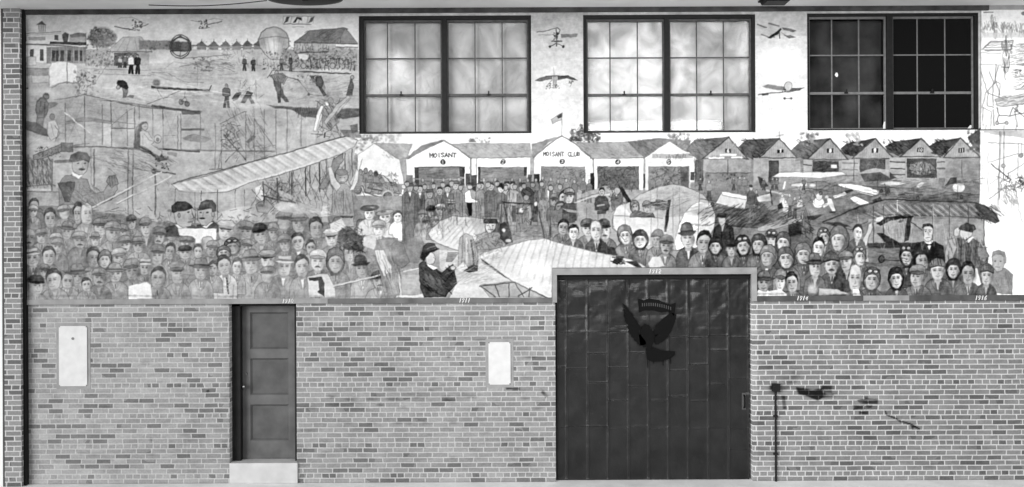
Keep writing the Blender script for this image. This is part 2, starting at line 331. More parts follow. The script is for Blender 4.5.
# early flyers in the sky
def flyer(u, v, w, g=.3, tilt=0.0, bi=True):
    c, s = math.cos(tilt), math.sin(tilt); q = lambda a, b: (u + a*c - b*s, v + a*s + b*c)
    ln([q(-w, 0), q(w, 0)], g, 1.0, .75); 
    if bi:
        ln([q(-w*.8, w*.28), q(w*.8, w*.28)], g+.05, .8, .65)
        for k in (-.7, -.35, .35, .7): ln([q(w*k, 0), q(w*k, w*.28)], g, .4, .6)
    el(*q(0, w*.12), w*.2, w*.16, g-.1, .9, soft=.5)
ln([(116, 27), (126, 29), (136, 31)], .25, 1.0); ln([(120, 19), (132, 18), (146, 24)], .5, .5); blot((133, 21, 143, 31), .27, 26, 1.4, 11, .7); ln([(130, 30.5), (146, 26), (149, 24.5)], .4, .8)
ln([(192, 21), (203, 22)], .45, .7); blot((200, 20.5, 208, 29), .25, 30, 1.1, 12, .8); ln([(208, 25), (222, 22)], .4, 1.1); ln([(209, 20), (216, 18.5), (223, 20), (218, 24)], .5, .5); ln([(200, 29), (210, 28)], .3, .7)
ln([(284, 16.5), (315, 16.8)], .4, .5); ln([(284, 24.5), (311, 24.8)], .33, .8); ln([(293, 27.5), (304, 27.5)], .5, .8, .6)
for q in (284, 292, 300, 308, 314): ln([(q, 17), (q-1, 24)], .45, .4)
poly([(284, 24), (287, 17.5), (290, 17), (288, 22)], .3); poly([(293, 23), (297, 17.5), (302, 18), (302, 21), (298, 19.5), (296, 23)], .22); poly([(308, 23.5), (311, 18), (315, 17), (312, 22)], .3); rc(303, 17, 307, 24, .88, .8)
# balloon
poly([(259.5, 40), (262, 33), (267, 29), (274, 27.3), (281, 28.5), (286.5, 33), (289.5, 40), (289, 48), (284, 55), (280, 60), (271, 60), (266, 55), (260.5, 48)], .68, edge=.33, ew=.9)
el(273, 46, 9, 14, .90, .9, soft=.9); el(283, 38, 6, 8, .55, .5, soft=.9); el(263, 42, 4, 9, .56, .5, soft=.9); el(274, 32, 10, 4, .8, .5, soft=.8)
ln([(259.5, 40), (267, 38), (277, 37), (289.5, 39)], .42, .7)
for a, b in ((264, 269), (268, 271.5), (274, 275), (280, 278), (285, 281)): ln([(a, 38), (b, 60)], .5, .4, .6)
for a in range(268, 284, 3): ln([(a, 60), (a+1, 70)], .4, .5)
# barn right, horses, crowd of carts
poly([(295, 43), (310, 31), (345, 28), (348, 29), (337, 44)], .45, edge=.3); scrib((305, 31, 340, 42), .33, 50, 6, 20, .5, .5, 2.6, .2)
poly([(337, 44), (346, 28.3), (358, 43.5)], .5, edge=.3); ln([(341, 38), (341, 44)], .3, .6); rc(295, 44, 358, 52, .66, .9); ln([(295, 43.6), (358, 44)], .3, .9); rc(336, 45, 358, 47, .85); ln([(336, 47.5), (358, 47.5)], .25, .8)
for q in range(297, 334, 3): ln([(q, 44.5), (q, 51)], .5, .4, .5)
rc(283, 50, 358, 70, .55, .8, soft=4); blot((284, 48, 357, 70), .42, 230, 1.5, 21, .6, .22); scrib((284, 48, 357, 70), .28, 120, 4, 22, .5, .6)
poly([(298, 54), (308, 55), (309, 60), (300, 60)], .85, .8); ln([(310, 55), (312, 68)], .25, 1); ln([(300, 53), (328, 52)], .25, 1.1)
blot((262, 52, 292, 70), .42, 60, 1.3, 23, .7, .2); man(245, 57, 71, 5, .35, .3); man(254, 58, 71, 5, .3, .3); man(291, 55, 72, 4, .25, .3); man(282, 57, 71, 4.5, .3, .3)
scrib((190, 56, 232, 70), .35, 22, 10, 24, .7, .5, .1, .25); blot((192, 58, 212, 70), .38, 22, 1.6, 25, .6); ln([(182, 59), (232, 55)], .42, .7); ln([(180, 67), (215, 61)], .4, .6); scrib((220, 48, 262, 66), .35, 40, 6, 26, .6, .5)
# barrel cover + field, cowering men
poly([(50.5, 68), (53, 63), (58, 62), (67, 62), (78, 66), (78.5, 83), (70, 83), (58, 84), (50.5, 88)], .84, edge=.6); ln([(68, 62), (68, 84)], .38, .8); rc(24, 69, 50, 76, .52, .9); ln([(24, 68.5), (50, 69)], .4, .8); rc(33, 76, 50, 83, .72, .9, edge=.5); el(28.5, 88.5, 1, .8, .3)
rc(28, 57.5, 37, 66, .75, edge=.5)
ln([(53, 88), (60, 84), (68, 82.5), (80, 84)], .5, 1.0); blot((74, 70, 100, 98), .52, 60, 1.8, 31, .6, .15); scrib((76, 68, 100, 96), .35, 40, 5, 32); blot((80, 72, 96, 84), .28, 22, 1.5, 33, .7)
for p in (((88, 69), (152, 71)), ((96, 74), (152, 76)), ((108, 66), (95, 84))): ln(p, .45, .6, .7)
poly([(118, 84), (120, 81), (126, 81), (129, 86), (129, 89), (124, 88), (119, 88)], .14); poly([(124, 87), (128, 89), (127, 96), (124, 98), (125, 91)], .45); poly([(123, 98), (134, 95), (135, 98)], .5); el(121, 90, 1.6, 1.4, .75)
# row: glider with long dark boom, walking men
poly([(152, 86), (165, 87), (210, 90), (211, 92), (165, 89.5), (152, 88.5)], .2); el(157.5, 83, 5, 4.5, .35, .9, soft=.4); ln([(210, 91), (212, 86)], .25, 1.0); ln([(153, 73), (168, 73), (185, 82), (204, 83)], .42, .6); ln([(157, 88), (164, 99), (180, 91)], .35, .7); ln([(148, 104), (182, 91)], .4, .8); ln([(186, 92), (185, 98)], .35, .8)
el(182, 102, 2.4, 2.6, .5, 1, edge=.25); el(188, 104, 2.4, 2.6, .5, 1, edge=.25); ln([(186, 97), (182, 101), (189, 103), (186, 97)], .3, .7)
ln([(150, 70), (165, 69), (175, 62), (200, 66)], .55, .6); ln([(198, 66), (198, 86)], .45, .5)
man(227, 84, 108, 8.5, .36, .3, .5); poly([(232, 99), (237, 93), (242, 93), (238, 100), (234, 101)], .22); poly([(241, 103), (248, 91), (254, 93), (252, 97), (256, 104), (252, 105), (249, 99), (245, 104)], .28)
scrib((238, 80, 266, 98), .4, 24, 7, 41, .6, .5); ln([(256, 80), (257, 100)], .4, .5)
# big figures by tent at right (two men pulling), plane
ln([(268, 78), (273, 71), (352, 74)], .3, .8); ln([(300, 72), (350, 74)], .3, 1.4)
poly([(273, 79), (279, 77), (281, 85), (284, 93), (280, 96), (276, 90)], .3, edge=.2); poly([(277, 92), (283, 92), (290, 102), (286, 102), (281, 97), (281, 103), (278, 103)], .27); poly([(276, 75), (283, 74), (288, 78), (284, 85), (278, 80)], .5, edge=.3)
poly([(310, 76), (322, 76), (326, 88), (325, 96), (318, 88), (312, 80)], .3, .9); blot((298, 76, 322, 84), .36, 40, 1.5, 42, .6); ln([(298, 80), (310, 95), (326, 96)], .32, .8); ln([(290, 78), (300, 82)], .35, .8); el(309, 95, 1.5, 1.5, .3); el(328, 95.5, 1.6, 1.6, .4)
poly([(352, 78), (354, 86), (353, 96), (347, 96), (349, 88)], .33, edge=.25); 
poly([(300, 80), (336, 78), (346, 100), (300, 104), (285, 96)], .55, .25)
scrib((280, 70, 350, 102), .42, 60, 8, 43, .5, .35, -.2, .3)
# ======== big framework biplane left/middle ========
poly([(24, 103), (60, 98), (110, 100), (150, 106), (148, 118), (100, 122), (24, 124)], .66, .7)
ln([(56, 100), (86, 95), (110, 101), (140, 107), (200, 112)], .38, 1.0); ln([(98, 100), (140, 105), (202, 112)], .45, 1.6, .6)
poly([(152, 104.5), (201, 112), (201, 115), (183, 115), (182, 111.5), (152, 107)], .28, .8)
for u, a, b in ((66.5, 103, 146), (85.5, 97, 147), (103, 105, 145), (112, 101, 148), (128, 110, 146), (135.5, 108, 145), (140, 105, 150), (153.5, 106, 150), (163.5, 107, 150), (178.5, 116, 149), (181.5, 114, 150), (201, 112, 150)):
    ln([(u, a), (u+.3, b)], .33 if u in (85.5, 112, 163.5) else .42, .9, .8)
rc(104.5, 121, 112, 145, .82, .8); rc(129, 110, 135, 146, .80, .5); ln([(56, 146), (104, 147), (145, 149), (205, 151), (275, 152)], .42, 1.0); ln([(75, 145.5), (90, 144)], .4, .8)
poly([(60, 123), (85, 117), (112, 121), (112, 124), (85, 122)], .52, .7); ln([(66, 124), (100, 120), (150, 126)], .45, .6); rc(182, 129, 205, 131, .35, .8); ln([(113, 128), (135, 129)], .4, .9)
ln([(111, 126), (128, 112), (140, 105)], .5, .6); ln([(150, 137), (178, 135)], .5, .6)
# white scratch
ln([(66, 113), (72, 117), (78, 123), (84, 127)], .93, 1.3, .9); ln([(84, 127), (92, 135)], .88, .7, .7)
# seated figures upper-left
poly([(38, 102), (42, 98), (46, 97), (48, 103), (49, 110), (46, 117), (39, 118), (37, 110)], .46, edge=.33); el(47, 96, 3, 3, .45, edge=.33); poly([(46, 103), (56, 102), (60, 104), (50, 110)], .5, .8); poly([(38, 116), (46, 116), (44, 128), (36, 128)], .5)
el(53, 117, 2.8, 3, .55, edge=.4); poly([(48, 121), (57, 120), (60, 130), (56, 142), (48, 142)], .78, edge=.5); poly([(24, 121), (38, 123), (50, 131), (50, 137), (40, 135), (24, 129)], .36, .8, soft=2)
poly([(24, 133), (42, 140), (58, 142), (52, 148), (35, 155), (24, 155)], .74, .8, soft=2)
# seated pilot middle (145,125)
poly([(134, 148), (137, 128), (140, 124), (141, 150)], .33, .85); el(145.3, 126.5, 3.2, 3.8, .62, edge=.4); poly([(140, 132), (150, 133), (153, 142), (160, 152), (156, 156), (148, 148), (140, 146)], .74, edge=.45); poly([(140, 145), (155, 152), (157, 155), (152, 155), (140, 150)], .3)
el(158.5, 139, 3.6, 4.2, .76, edge=.4); el(158.5, 139.5, 1.6, 1.8, .55, edge=.4); ln([(149, 137), (157, 137)], .4, .9); poly([(152, 155), (158, 147), (164, 158), (168, 160), (160, 162)], .42, edge=.3); blot((156, 155, 174, 170), .25, 22, 1.5, 51, .8); ln([(160, 149), (200, 152)], .22, 1.6, .8)
ln([(154, 171), (176, 174)], .3, 1.3); el(154.5, 171.5, 2.4, 2.6, .25, .9)
for e in ((130, 186), (112, 186), (100, 165), (140, 160), (176, 164), (158, 190), (176, 190)): ln([(154.5, 171.5), e], .58, .6, .7)
for u in (129, 133.8): ln([(u, 150), (u, 214)], .42, 1.3, .75); rc(129.5, 165, 133, 214, .66, .5)
ln([(84, 156), (130, 168), (154, 172)], .5, .6); scrib((85, 150, 155, 170), .52, 60, 14, 52, .4, .5, .15, .2)
ln([(156, 172), (156, 214)], .35, 1.6, .75)
# elevator surfaces & second flying machine (175-330)
poly([(182, 138), (195, 134), (205, 137), (212, 139), (206, 143), (190, 142)], .5, .8); poly([(168, 152), (178, 153), (177, 157), (168, 155)], .5, .8); ln([(182, 150), (275, 151.5)], .45, 1.5, .6)
poly([(201, 112), (205, 108), (222, 120), (222, 150), (201, 150)], .6, .35)
ln([(221, 124), (245, 112), (247, 112)], .38, .8)
for u, a, b in ((216, 124, 168), (222, 124, 168), (246.5, 112, 162), (255, 119, 160), (265, 110, 158), (276.5, 110, 156), (287.5, 109, 152), (301.5, 112, 146)): ln([(u, a), (u, b)], .42, .8, .75)
ln([(255, 119), (274, 146)], .42, .8); blot((223, 124, 236, 150), .48, 60, 1.7, 61, .6); scrib((222, 122, 240, 160), .3, 50, 6, 62, .6, .55); ln([(225, 135), (246, 160)], .35, 1.3); ln([(240, 148), (226, 162)], .4, 1.1); el(230, 127, 3, 3.5, .62, edge=.4); ln([(210, 169), (226, 169)], .4, 1.1); ln([(222, 150), (219, 168)], .4, .7)
poly([(246, 142), (254, 136), (257, 137), (255, 140), (249, 144)], .5); scrib((250, 145, 275, 158), .45, 40, 8, 63, .5, .5, 0, .4)
# dark canopy wing (266-360, 105-118)
poly([(266, 105), (280, 106), (320, 109), (360, 109), (360, 117), (345, 119), (322, 119), (303, 117), (292, 110), (275, 108)], .30, .85, soft=1.5); rc(319, 105, 335, 110, .72, .6)
scrib((296, 109, 318, 117), .2, 40, 6, 64, .6, .5, 1.57, .3)
# man with propeller
blot((318, 104, 340, 125), .42, 80, 1.8, 65, .7, .2); scrib((316, 100, 342, 138), .27, 70, 8, 66, .6, .6)
poly([(320, 106), (324, 106), (322, 118), (317, 132), (314, 132)], .86, edge=.4); poly([(325, 124), (340, 104), (351, 96), (352, 98), (343, 108), (330, 124), (322, 132), (320, 130)], .70, edge=.4); ln([(332, 112), (350, 99)], .85, 1.0)
poly([(326, 102), (333, 102), (331, 107), (324, 109)], .95); el(331, 101, 3, 3.4, .62, edge=.4); ln([(312, 134), (322, 135)], .3, 1.2); rc(324.5, 133, 326, 138, .2); poly([(340, 130), (358, 130), (362, 138), (345, 137)], .4, .8); poly([(350, 126), (358, 124), (358, 132), (352, 134)], .3, .7)
ln([(302, 109), (326, 108)], .35, .8)
# ======== great light wing 175..357 ========
W1 = [(172, 184), (200, 178), (250, 163), (276, 156), (300, 149), (330, 141), (345, 137), (352, 137), (357.5, 140.5), (355, 146), (342, 154), (320, 162), (296, 170), (276, 176), (250, 183), (228, 192), (200, 193), (180, 191)]
poly(W1, .87, edge=.35, ew=.9)
for i in range(17):
    t = i/16; x0 = 180 + t*165; y0 = 182.5 - t*44; L_ = 18 - t*5
    poly([(x0-6, y0+1), (x0+1, y0-1), (x0+L_+5, y0+L_*.62+1), (x0+L_-3, y0+L_*.62+4)], .68, .5, soft=4)
    ln([(x0, y0), (x0+L_*.9, y0+L_*.58)], .58, 1.2, .5, soft=2.5)
ln([(174, 183), (250, 162.5), (345, 136.5)], .3, 1.1, .7); rc(170, 185, 230, 188, .9, .4)
poly([(24, 186), (60, 186), (60, 200), (24, 206)], .6, .4)
# struts below wing
for u, a, b in ((176, 189, 215), (196, 192, 226), (202, 191, 200), (218, 190, 220), (236, 190, 210), (245, 190, 215), (290, 172, 200), (293.5, 172, 200), (306, 168, 190), (310.5, 166, 186), (320, 163, 190), (327, 160, 176), (335, 158, 182), (345.5, 153, 170), (352.5, 149, 178)): ln([(u, a), (u, b)], .28 if u > 280 else .38, 1.0, .75)
for i in range(14): ln([(258+i*7, 180-i*2), (275+i*6, 205)], .42, .6, .6)
rc(256, 182, 300, 204, .5, .5, soft=3); scrib((262, 180, 300, 202), .30, 34, 8, 71, .8, .55); blot((276, 186, 296, 202), .3, 26, 2, 72, .6); poly([(256, 188), (262, 185), (266, 195), (262, 202), (256, 198)], .9, .8); poly([(266, 196), (276, 200), (278, 206), (268, 208)], .62, edge=.35)
scrib((300, 165, 340, 210), .45, 24, 8, 73, .6, .4); poly([(334, 160), (343, 153), (344, 160), (336, 172), (332, 170)], .52, edge=.3); poly([(322, 180), (332, 168), (336, 172), (326, 190)], .5, edge=.35)
# pilot waving (340,178)
el(342, 177, 6.5, 6, .58, edge=.35); poly([(328, 168), (333, 168), (336, 182), (346, 190), (352, 190), (346, 196), (334, 190), (330, 180)], .8, edge=.4); poly([(350, 183), (355, 172), (357, 168), (358, 176), (353, 187)], .86, edge=.5); poly([(333, 186), (352, 186), (356, 214), (332, 214)], .60, .9, edge=.45); rc(321, 207, 327, 224, .84, .8); ln([(339.5, 192), (339.5, 214)], .35, .7)
# ======== man at the machine, left ========
rc(24, 158, 52, 186, .6, .8); scrib((25, 158, 52, 186), .36, 110, 9, 81, .8, .6, 1.3, .5); poly([(34, 156), (62, 144), (64, 151), (44, 159), (35, 160)], .55, edge=.3, ew=.8); scrib((37, 147, 62, 157), .3, 40, 3, 82, .6, .6); rc(62, 143, 74, 152, .42, .9, edge=.3); ln([(24, 187), (52, 184.5), (58, 186)], .4, 1.2); rc(28, 189, 52, 191, .78); ln([(24, 192), (60, 192)], .4, .8)
ln([(53, 160), (53, 190)], .38, 2.0, .7); rc(57, 164, 74, 188, .74, .9); ln([(56, 162), (72, 161)], .35, 3, .7); ln([(92, 148), (92, 185)], .5, 1, .6); ln([(95, 150), (95, 186)], .36, 1.6, .7); ln([(62, 148), (96, 147), (145, 150)], .42, 1.2)
poly([(60, 184), (66, 176), (74, 175), (88, 180), (92, 190), (100, 196), (104, 200), (60, 206)], .56, edge=.36); poly([(59, 183), (76, 182), (76, 186), (70, 202), (66, 202), (62, 190)], .30, .8, edge=.2)
poly([(84, 196), (104, 192), (110, 182), (112, 176), (118, 180), (118, 190), (112, 200), (96, 206), (82, 206)], .60, edge=.36); poly([(107, 182), (110, 176), (116, 175), (119, 184), (112, 188)], .55, edge=.33)
for q in (110, 112.5, 115): ln([(q, 176), (q+1, 186)], .35, .5)
el(81, 165, 8, 10.5, .70, edge=.38); poly([(70, 161), (72, 155), (79, 152), (88, 153), (91, 159), (90, 163), (84, 160), (74, 162)], .40, edge=.27); el(83, 169.5, 4.2, 1.5, .2, .85, soft=.5)
for q in (79, 86): el(q, 163.5, 1.7, .9, .2, .8, soft=.6)
ln([(83, 163), (84, 167.5), (82.5, 168)], .45, .6); poly([(73, 172), (80, 176), (84, 175), (80, 179), (74, 176)], .92)
ln([(92, 208), (150, 178), (162, 172)], .86, 1.2, .9); ln([(93, 209.5), (150, 180)], .42, .5, .7); ln([(118, 203), (160, 183), (172, 176)], .84, 1.2, .9); ln([(118, 204.5), (160, 184.5)], .42, .5, .6)
for q in ((62, 92), (78, 108)): scrib((q[0], 186, q[1], 206), .42, 18, 10, q[0], .5, .5, 1.2, .4)
poly([(96, 214), (110, 211), (122, 213), (120, 218), (104, 221), (96, 220)], .76, .8, edge=.45); ln([(148, 188), (160, 222)], .55, .6); ln([(158, 188), (172, 222)], .55, .6)
rc(134.5, 178, 155, 215, .71, .6); rc(158, 190, 200, 214, .68, .5); rc(219, 194, 250, 215, .72, .5); poly([(222, 212), (236, 208), (250, 206), (252, 216), (236, 222), (222, 222)], .84, .7, soft=3)
# ======== crowd, left ========
rc(24, 224, 405, 300, .52); poly([(24, 206), (60, 206), (130, 216), (160, 222), (220, 224), (270, 222), (330, 216), (350, 210), (405, 206), (405, 300), (24, 300)], .52)
scrib((26, 208, 400, 296), .34, 1100, 7, 90, .8, .6); blot((26, 208, 400, 296), .50, 500, 2.6, 91, .5, .22)
# two big men with paper
def big1():
    poly([(166, 236), (172, 226), (182, 222), (196, 226), (198, 236)], .32, edge=.25); poly([(176, 224), (184, 226), (190, 229), (180, 229)], .9)
    poly([(175, 211), (192, 208), (194, 214), (194.5, 220), (192, 226), (184, 228), (178, 224), (175.5, 217)], .73, edge=.35); el(191, 219, 4, 6, .52, .6, soft=.9); el(189.5, 212, 1.6, 1, .2, .8, soft=.6); ln([(193, 213), (195, 218), (193, 219)], .3, .6); ln([(189, 222), (193, 222)], .3, .7); el(180, 215, 1.5, 2.3, .62, edge=.42)
    poly([(172.5, 212), (172.5, 206), (178, 201.5), (186, 201.5), (192, 205), (193.8, 208), (186, 210.5), (178, 211), (175, 212.5)], .28, edge=.15); el(180, 205.5, 4, 2, .42, .7, soft=.8)
def big2():
    poly([(196, 230), (198, 225), (204, 224), (214, 221), (219, 226), (219, 232)], .30, edge=.2); poly([(203, 227), (210, 222), (214, 222), (207, 228)], .9)
    poly([(198.5, 208), (214, 208), (215, 214), (213, 221), (207, 225.5), (202, 225), (199, 220), (198, 214)], .70, edge=.33); el(203, 218.3, 3.6, 1.3, .15, .9, soft=.5)
    for q in (201.5, 208): el(q, 212.5, 1.8, .9, .18, .85, soft=.6)
    el(213.5, 214, 1.6, 2.4, .68, edge=.4); ln([(204.5, 212), (203.5, 216)], .45, .6)
    poly([(200, 208.5), (201.5, 202), (207, 199.5), (213, 200.5), (216.5, 205), (216.3, 211), (213, 212), (212, 207.5), (204, 207.5)], .34, edge=.18); poly([(198, 209), (212, 207), (212, 209), (199, 210.5)], .25); el(206, 203, 4, 1.8, .55, .6, soft=.8)
CR = [(36,206,9,11,'hair','b',None),(34,212,8,9,'cap','l'),(52,219,11,16,'hair','l'),(66,213,10,11,'cap','lb'),(79,214,9,18,'hair','L'),(87,214,12,19,'bald','lR'),
 (30,238,12,16,'bald','mw'),(43,237,10,12,'cap',''),(67,232,10,14,'fed',''),(57,241,10,11,'cap','l'),(101,228,12,13,'cap',''),(113,233,13,16,'cap','R'),(81,241,12,13,'cap','m'),
 (96,240,8,10,'bowl',''),(133,223,8,11,'cap','lk'),(122,233,9,12,'cap','L'),(147,228,10,15,'cap',''),(159,237,11,14,'cap','m'),(173,234,11,11,'cap','k'),
 (225,232,14,15,'peak','l'),(246,232,13,15,'cap',''),(262,235,12,16,'cap','k'),(274,233,9,14,'cap',''),(187,244,12,11,'cap',''),(209,243,12,12,'bald','b'),(233,247,12,12,'helm','g'),(171,248,9,9,'bald',''),
 (284,222,14,14,'cap','b'),(300,224,13,16,'bowl',''),(317,229,12,18,'hair','R'),(299,242,12,14,'hair','kw'),(333,239,12,14,'peak','l'),(286,244,11,14,'cap','L'),
 (34,258,13,14,'boat','l'),(50,257,12,16,'hair','l'),(58,247,10,12,'cap',''),(37,286,13,15,'cap','kR'),(56,280,14,17,'hair','L'),(68,281,11,13,'bald','lw'),(79,277,13,17,'fed',''),
 (94,258,12,17,'hair','R'),(105,260,10,14,'helm','l'),(121,258,12,14,'cap','l'),(100,278,12,14,'cap','m'),(116,274,12,14,'fed',''),(133,271,13,17,'cap',''),(145,268,10,13,'boat',''),
 (157,256,12,16,'cap',''),(170,252,9,14,'hair','w'),(186,253,11,11,'cap','k'),(199,252,8,12,'hair','w'),(212,250,10,13,'cap',''),(225,253,10,10,'helm',''),(158,278,13,17,'hair','d'),(178,274,12,17,'peak','R'),(201,271,13,16,'fed','w'),
 (213,269,9,12,'hair','w'),(226,266,12,17,'hair','lw',None,.82),(237,267,9,14,'hair','w'),(252,264,14,18,'fed',''),(269,261,13,15,'peak','l'),(268,276,12,13,'cap','b'),
 (284,267,13,16,'boat','w'),(303,267,13,18,'hair','w'),(318,262,13,17,'cap','lmw'),(336,262,13,19,'helm',''),(350,254,9,15,'hair','lR'),(363,269,12,17,'bowl','kw'),(380,281,13,14,'cap','kmw'),
 (246,248,9,12,'cap',''),(312,248,9,12,'hair',''),(126,245,11,13,'cap','m'),(139,246,10,12,'bowl',''),(88,285,9,11,'hair',''),(44,272,9,11,'cap','')]
for c in sorted(CR, key=lambda t: t[1] + t[3]*.5):
    head(c[0], c[1], c[2], c[3], c[4], c[5], c[6] if len(c) > 6 else None, c[7] if len(c) > 7 else None)
    if c[0] == 274: big1(); big2(); poly([(179, 228.5), (217, 228.5), (217, 240), (203, 241), (203, 243), (195, 243), (190, 237), (180, 235)], .93, edge=.6); scrib((183, 230, 214, 240), .82, 40, 3, 92, .4, .6)
ln([(227, 278), (229, 293)], .3, 1.8, .9); [ln([(226, 280+i*3.2), (230.5, 278.6+i*3.2)], .7, .6, .9) for i in range(5)]
poly([(129, 286), (148, 281.5), (152, 285), (153, 298), (130, 300)], .93, edge=.7); poly([(24, 293), (34, 287), (46, 299), (24, 302)], .62, .6)
poly([(308, 277), (321, 274), (328, 274), (335, 286), (336, 297), (309, 297)], .80, edge=.4); poly([(309, 278), (322, 277), (325, 283), (325, 297), (318, 292), (320, 290), (319, 281), (310, 281)], .22)
ln([(334, 286), (352, 282), (404, 269)], .80, 1.6, .9); ln([(334, 287.3), (404, 270.3)], .38, .5)
# dark mass / women in white, 345-404
poly([(339, 229), (352, 228), (362, 238), (366, 246), (362, 252), (346, 250), (338, 240)], .22, .85, soft=2.5); el(347.5, 212, 6.5, 7.8, .40, edge=.22, ew=.9); rc(342, 218, 354, 226, .68, .9)
el(363, 228, 6, 9, .42, rot=-.3, edge=.25); scrib((359, 221, 368, 236), .3, 40, 2, 95); poly([(366, 231), (372, 230), (372, 240), (366, 240)], .25)
poly([(330, 224), (342, 218), (346, 226), (338, 232), (331, 233)], .86, .9, soft=2)
rc(352, 192, 405, 214, .6, .5)
head(370, 214, 10, 11, 'woman', 'kl', .85, .8); head(386, 218, 10, 10, 'woman', 'l', .85, .85); head(398, 217, 8, 9, 'hair', 'l', .93, .95); head(379, 230, 11, 13, 'cap', 'l', .8, .5)
poly([(391, 226), (399, 223), (406, 226), (408, 240), (398, 242), (393, 234)], .97, .95); poly([(361, 238), (372, 234), (380, 236), (374, 250), (364, 246)], .82, .8, edge=.5); poly([(376, 240), (398, 238), (402, 296), (384, 292), (378, 262)], .52, .9, edge=.35)
poly([(375, 250), (384, 250), (392, 266), (393, 275), (384, 276), (378, 262)], .86, .9, edge=.4); rc(398, 240, 430, 296, .58, .8, soft=3); scrib((385, 245, 428, 296), .46, 70, 12, 96, .6, .4, 1.2, .5)
poly([(386, 274), (404, 271), (420, 269), (421, 296), (392, 297)], .60, .9, edge=.5); ln([(399, 272), (401, 296)], .88, .9); ln([(404, 271.5), (424, 267)], .86, 1, .9); rc(402, 275, 420, 294, .68, .7); poly([(396, 296), (424, 294), (424, 297), (396, 297.5)], .85)
# ======== hangar row, centre (light buildings) ========
blot((350, 134, 400, 146), .66, 60, 2.4, 100, .5, .08); blot((355, 138, 366, 170), .45, 40, 2, 101, .5); blot((357, 136, 378, 144), .5, 30, 2.2, 102, .5)
poly([(358, 155), (374.5, 144), (400, 159.5), (404, 184), (404, 196), (358, 196)], .93, edge=.5); poly([(374.5, 144), (412, 144.5), (407, 158), (400, 159.5)], .66, edge=.48); scrib((382, 145, 408, 158), .52, 40, 5, 103, .5, .5, .5, .2)
def hangar(u0, u1, apex, ev, tv, dv0, dv1, front=.91, label=None, num='', numc=None, doorv=.5, roof=True):
    poly([(u0, ev), (apex, tv), (u1, ev), (u1, 186), (u0, 186)], front, 1)
    if roof: ln([(u0-1, ev+.5), (apex, tv), (u1+1, ev+.5)], .42, 1.5, .8)
# hangar 1 (with name) 406..470
poly([(448, 144), (530, 143.5), (532, 157), (470, 158.5)], .64, edge=.48); scrib((452, 145, 530, 157), .5, 110, 5, 104, .5, .5, .5, .3)
poly([(521, 130), (532, 143), (532, 160)], .6, .0)
poly([(407, 158.5), (425, 148), (444, 140.5), (456, 147.5), (470, 158.5), (471, 190), (407, 190)], .92); poly([(406, 158), (422, 145.5), (443, 140), (444, 141.5), (425, 150), (408, 159.5)], .5); ln([(444, 140.5), (456, 147.5), (471, 159)], .45, 1.3)
rc(415, 167, 465, 188, .5); rc(415, 167, 419, 188, .28); rc(460, 168, 465, 177, .2); rc(461, 179, 465, 186, .25); scrib((417, 168, 462, 186), .36, 60, 8, 105, .6, .5, 0, .2); ln([(415, 167.3), (465, 167.3)], .25, .8); ln([(415, 179), (462, 180)], .66, .9, .7)
rc(406, 175, 413, 186, .48); rc(466, 174, 472, 186, .3); rc(472, 158, 476, 190, .9); ln([(470.5, 159), (470.5, 190)], .5, 1)
text('MOISANT', 430, 153.5, 3.0, 4.2, .85, .18, .75); el(443.3, 162.3, 2.7, 2.7, .22); text('1', 442.2, 160.8, 2, 3, 1, .85, .7)
# hangar 2 477..530
rc(477, 158, 530, 190, .92); ln([(471, 158.3), (530, 157.5)], .45, .9); rc(478, 167, 527, 188, .52); rc(478, 167, 480.5, 188, .25); rc(524, 167, 527, 176, .25); scrib((481, 168, 524, 186), .38, 60, 9, 106, .6, .5, 0, .2); rc(472, 175, 477, 190, .25); rc(528, 175, 532, 186, .33); el(502.8, 161.8, 2.7, 2.7, .2); text('2', 501.6, 160.2, 2.3, 3.2, 1, .85, .7); blot((470, 138, 490, 144), .5, 16, 2, 107, .6)
poly([(469, 143), (473, 139), (477, 143)], .5)
# hangar 3 club 533..590
poly([(532, 144), (562, 135.5), (563, 136.5), (548, 143), (534, 158), (532, 160)], .56); poly([(576, 143), (640, 142), (646, 157.5), (592, 159.5)], .63, edge=.46); scrib((582, 144, 640, 157), .48, 110, 5, 108, .5, .5, .5, .3)
poly([(534, 158), (562, 136), (592, 159.5), (593, 190), (534, 190)], .92); ln([(533, 158), (548, 145), (562, 136), (576, 145), (593, 160)], .42, 1.4)
rc(541, 166.5, 585, 190, .52); scrib((542, 168, 584, 188), .33, 80, 6, 109, .7, .5); rc(534, 174, 540, 190, .24); rc(590, 173.5, 594.5, 190, .2)
text('MOISANT CLUB', 543.5, 152.2, 2.35, 4.0, .72, .2, .7); el(562.3, 161.5, 2.6, 2.6, .22); text('3', 561.3, 160, 2, 3, 1, .85, .7)
blot((571, 130, 600, 142), .36, 110, 2.2, 110, .75); blot((580, 124, 592, 134), .33, 36, 2, 111, .75); scrib((571, 128, 600, 142), .2, 60, 3, 112)
# hangar 4
rc(594, 158.5, 643, 190, .92); ln([(590, 159), (644, 158)], .45, 1.0); rc(597, 166.5, 639, 190, .42); scrib((598, 168, 638, 190), .24, 90, 7, 113, .7, .6); el(617.3, 162, 2.6, 2.6, .2); text('4', 616.2, 160.4, 2.2, 3.1, 1, .9, .7); rc(643, 174, 646.5, 188, .22)
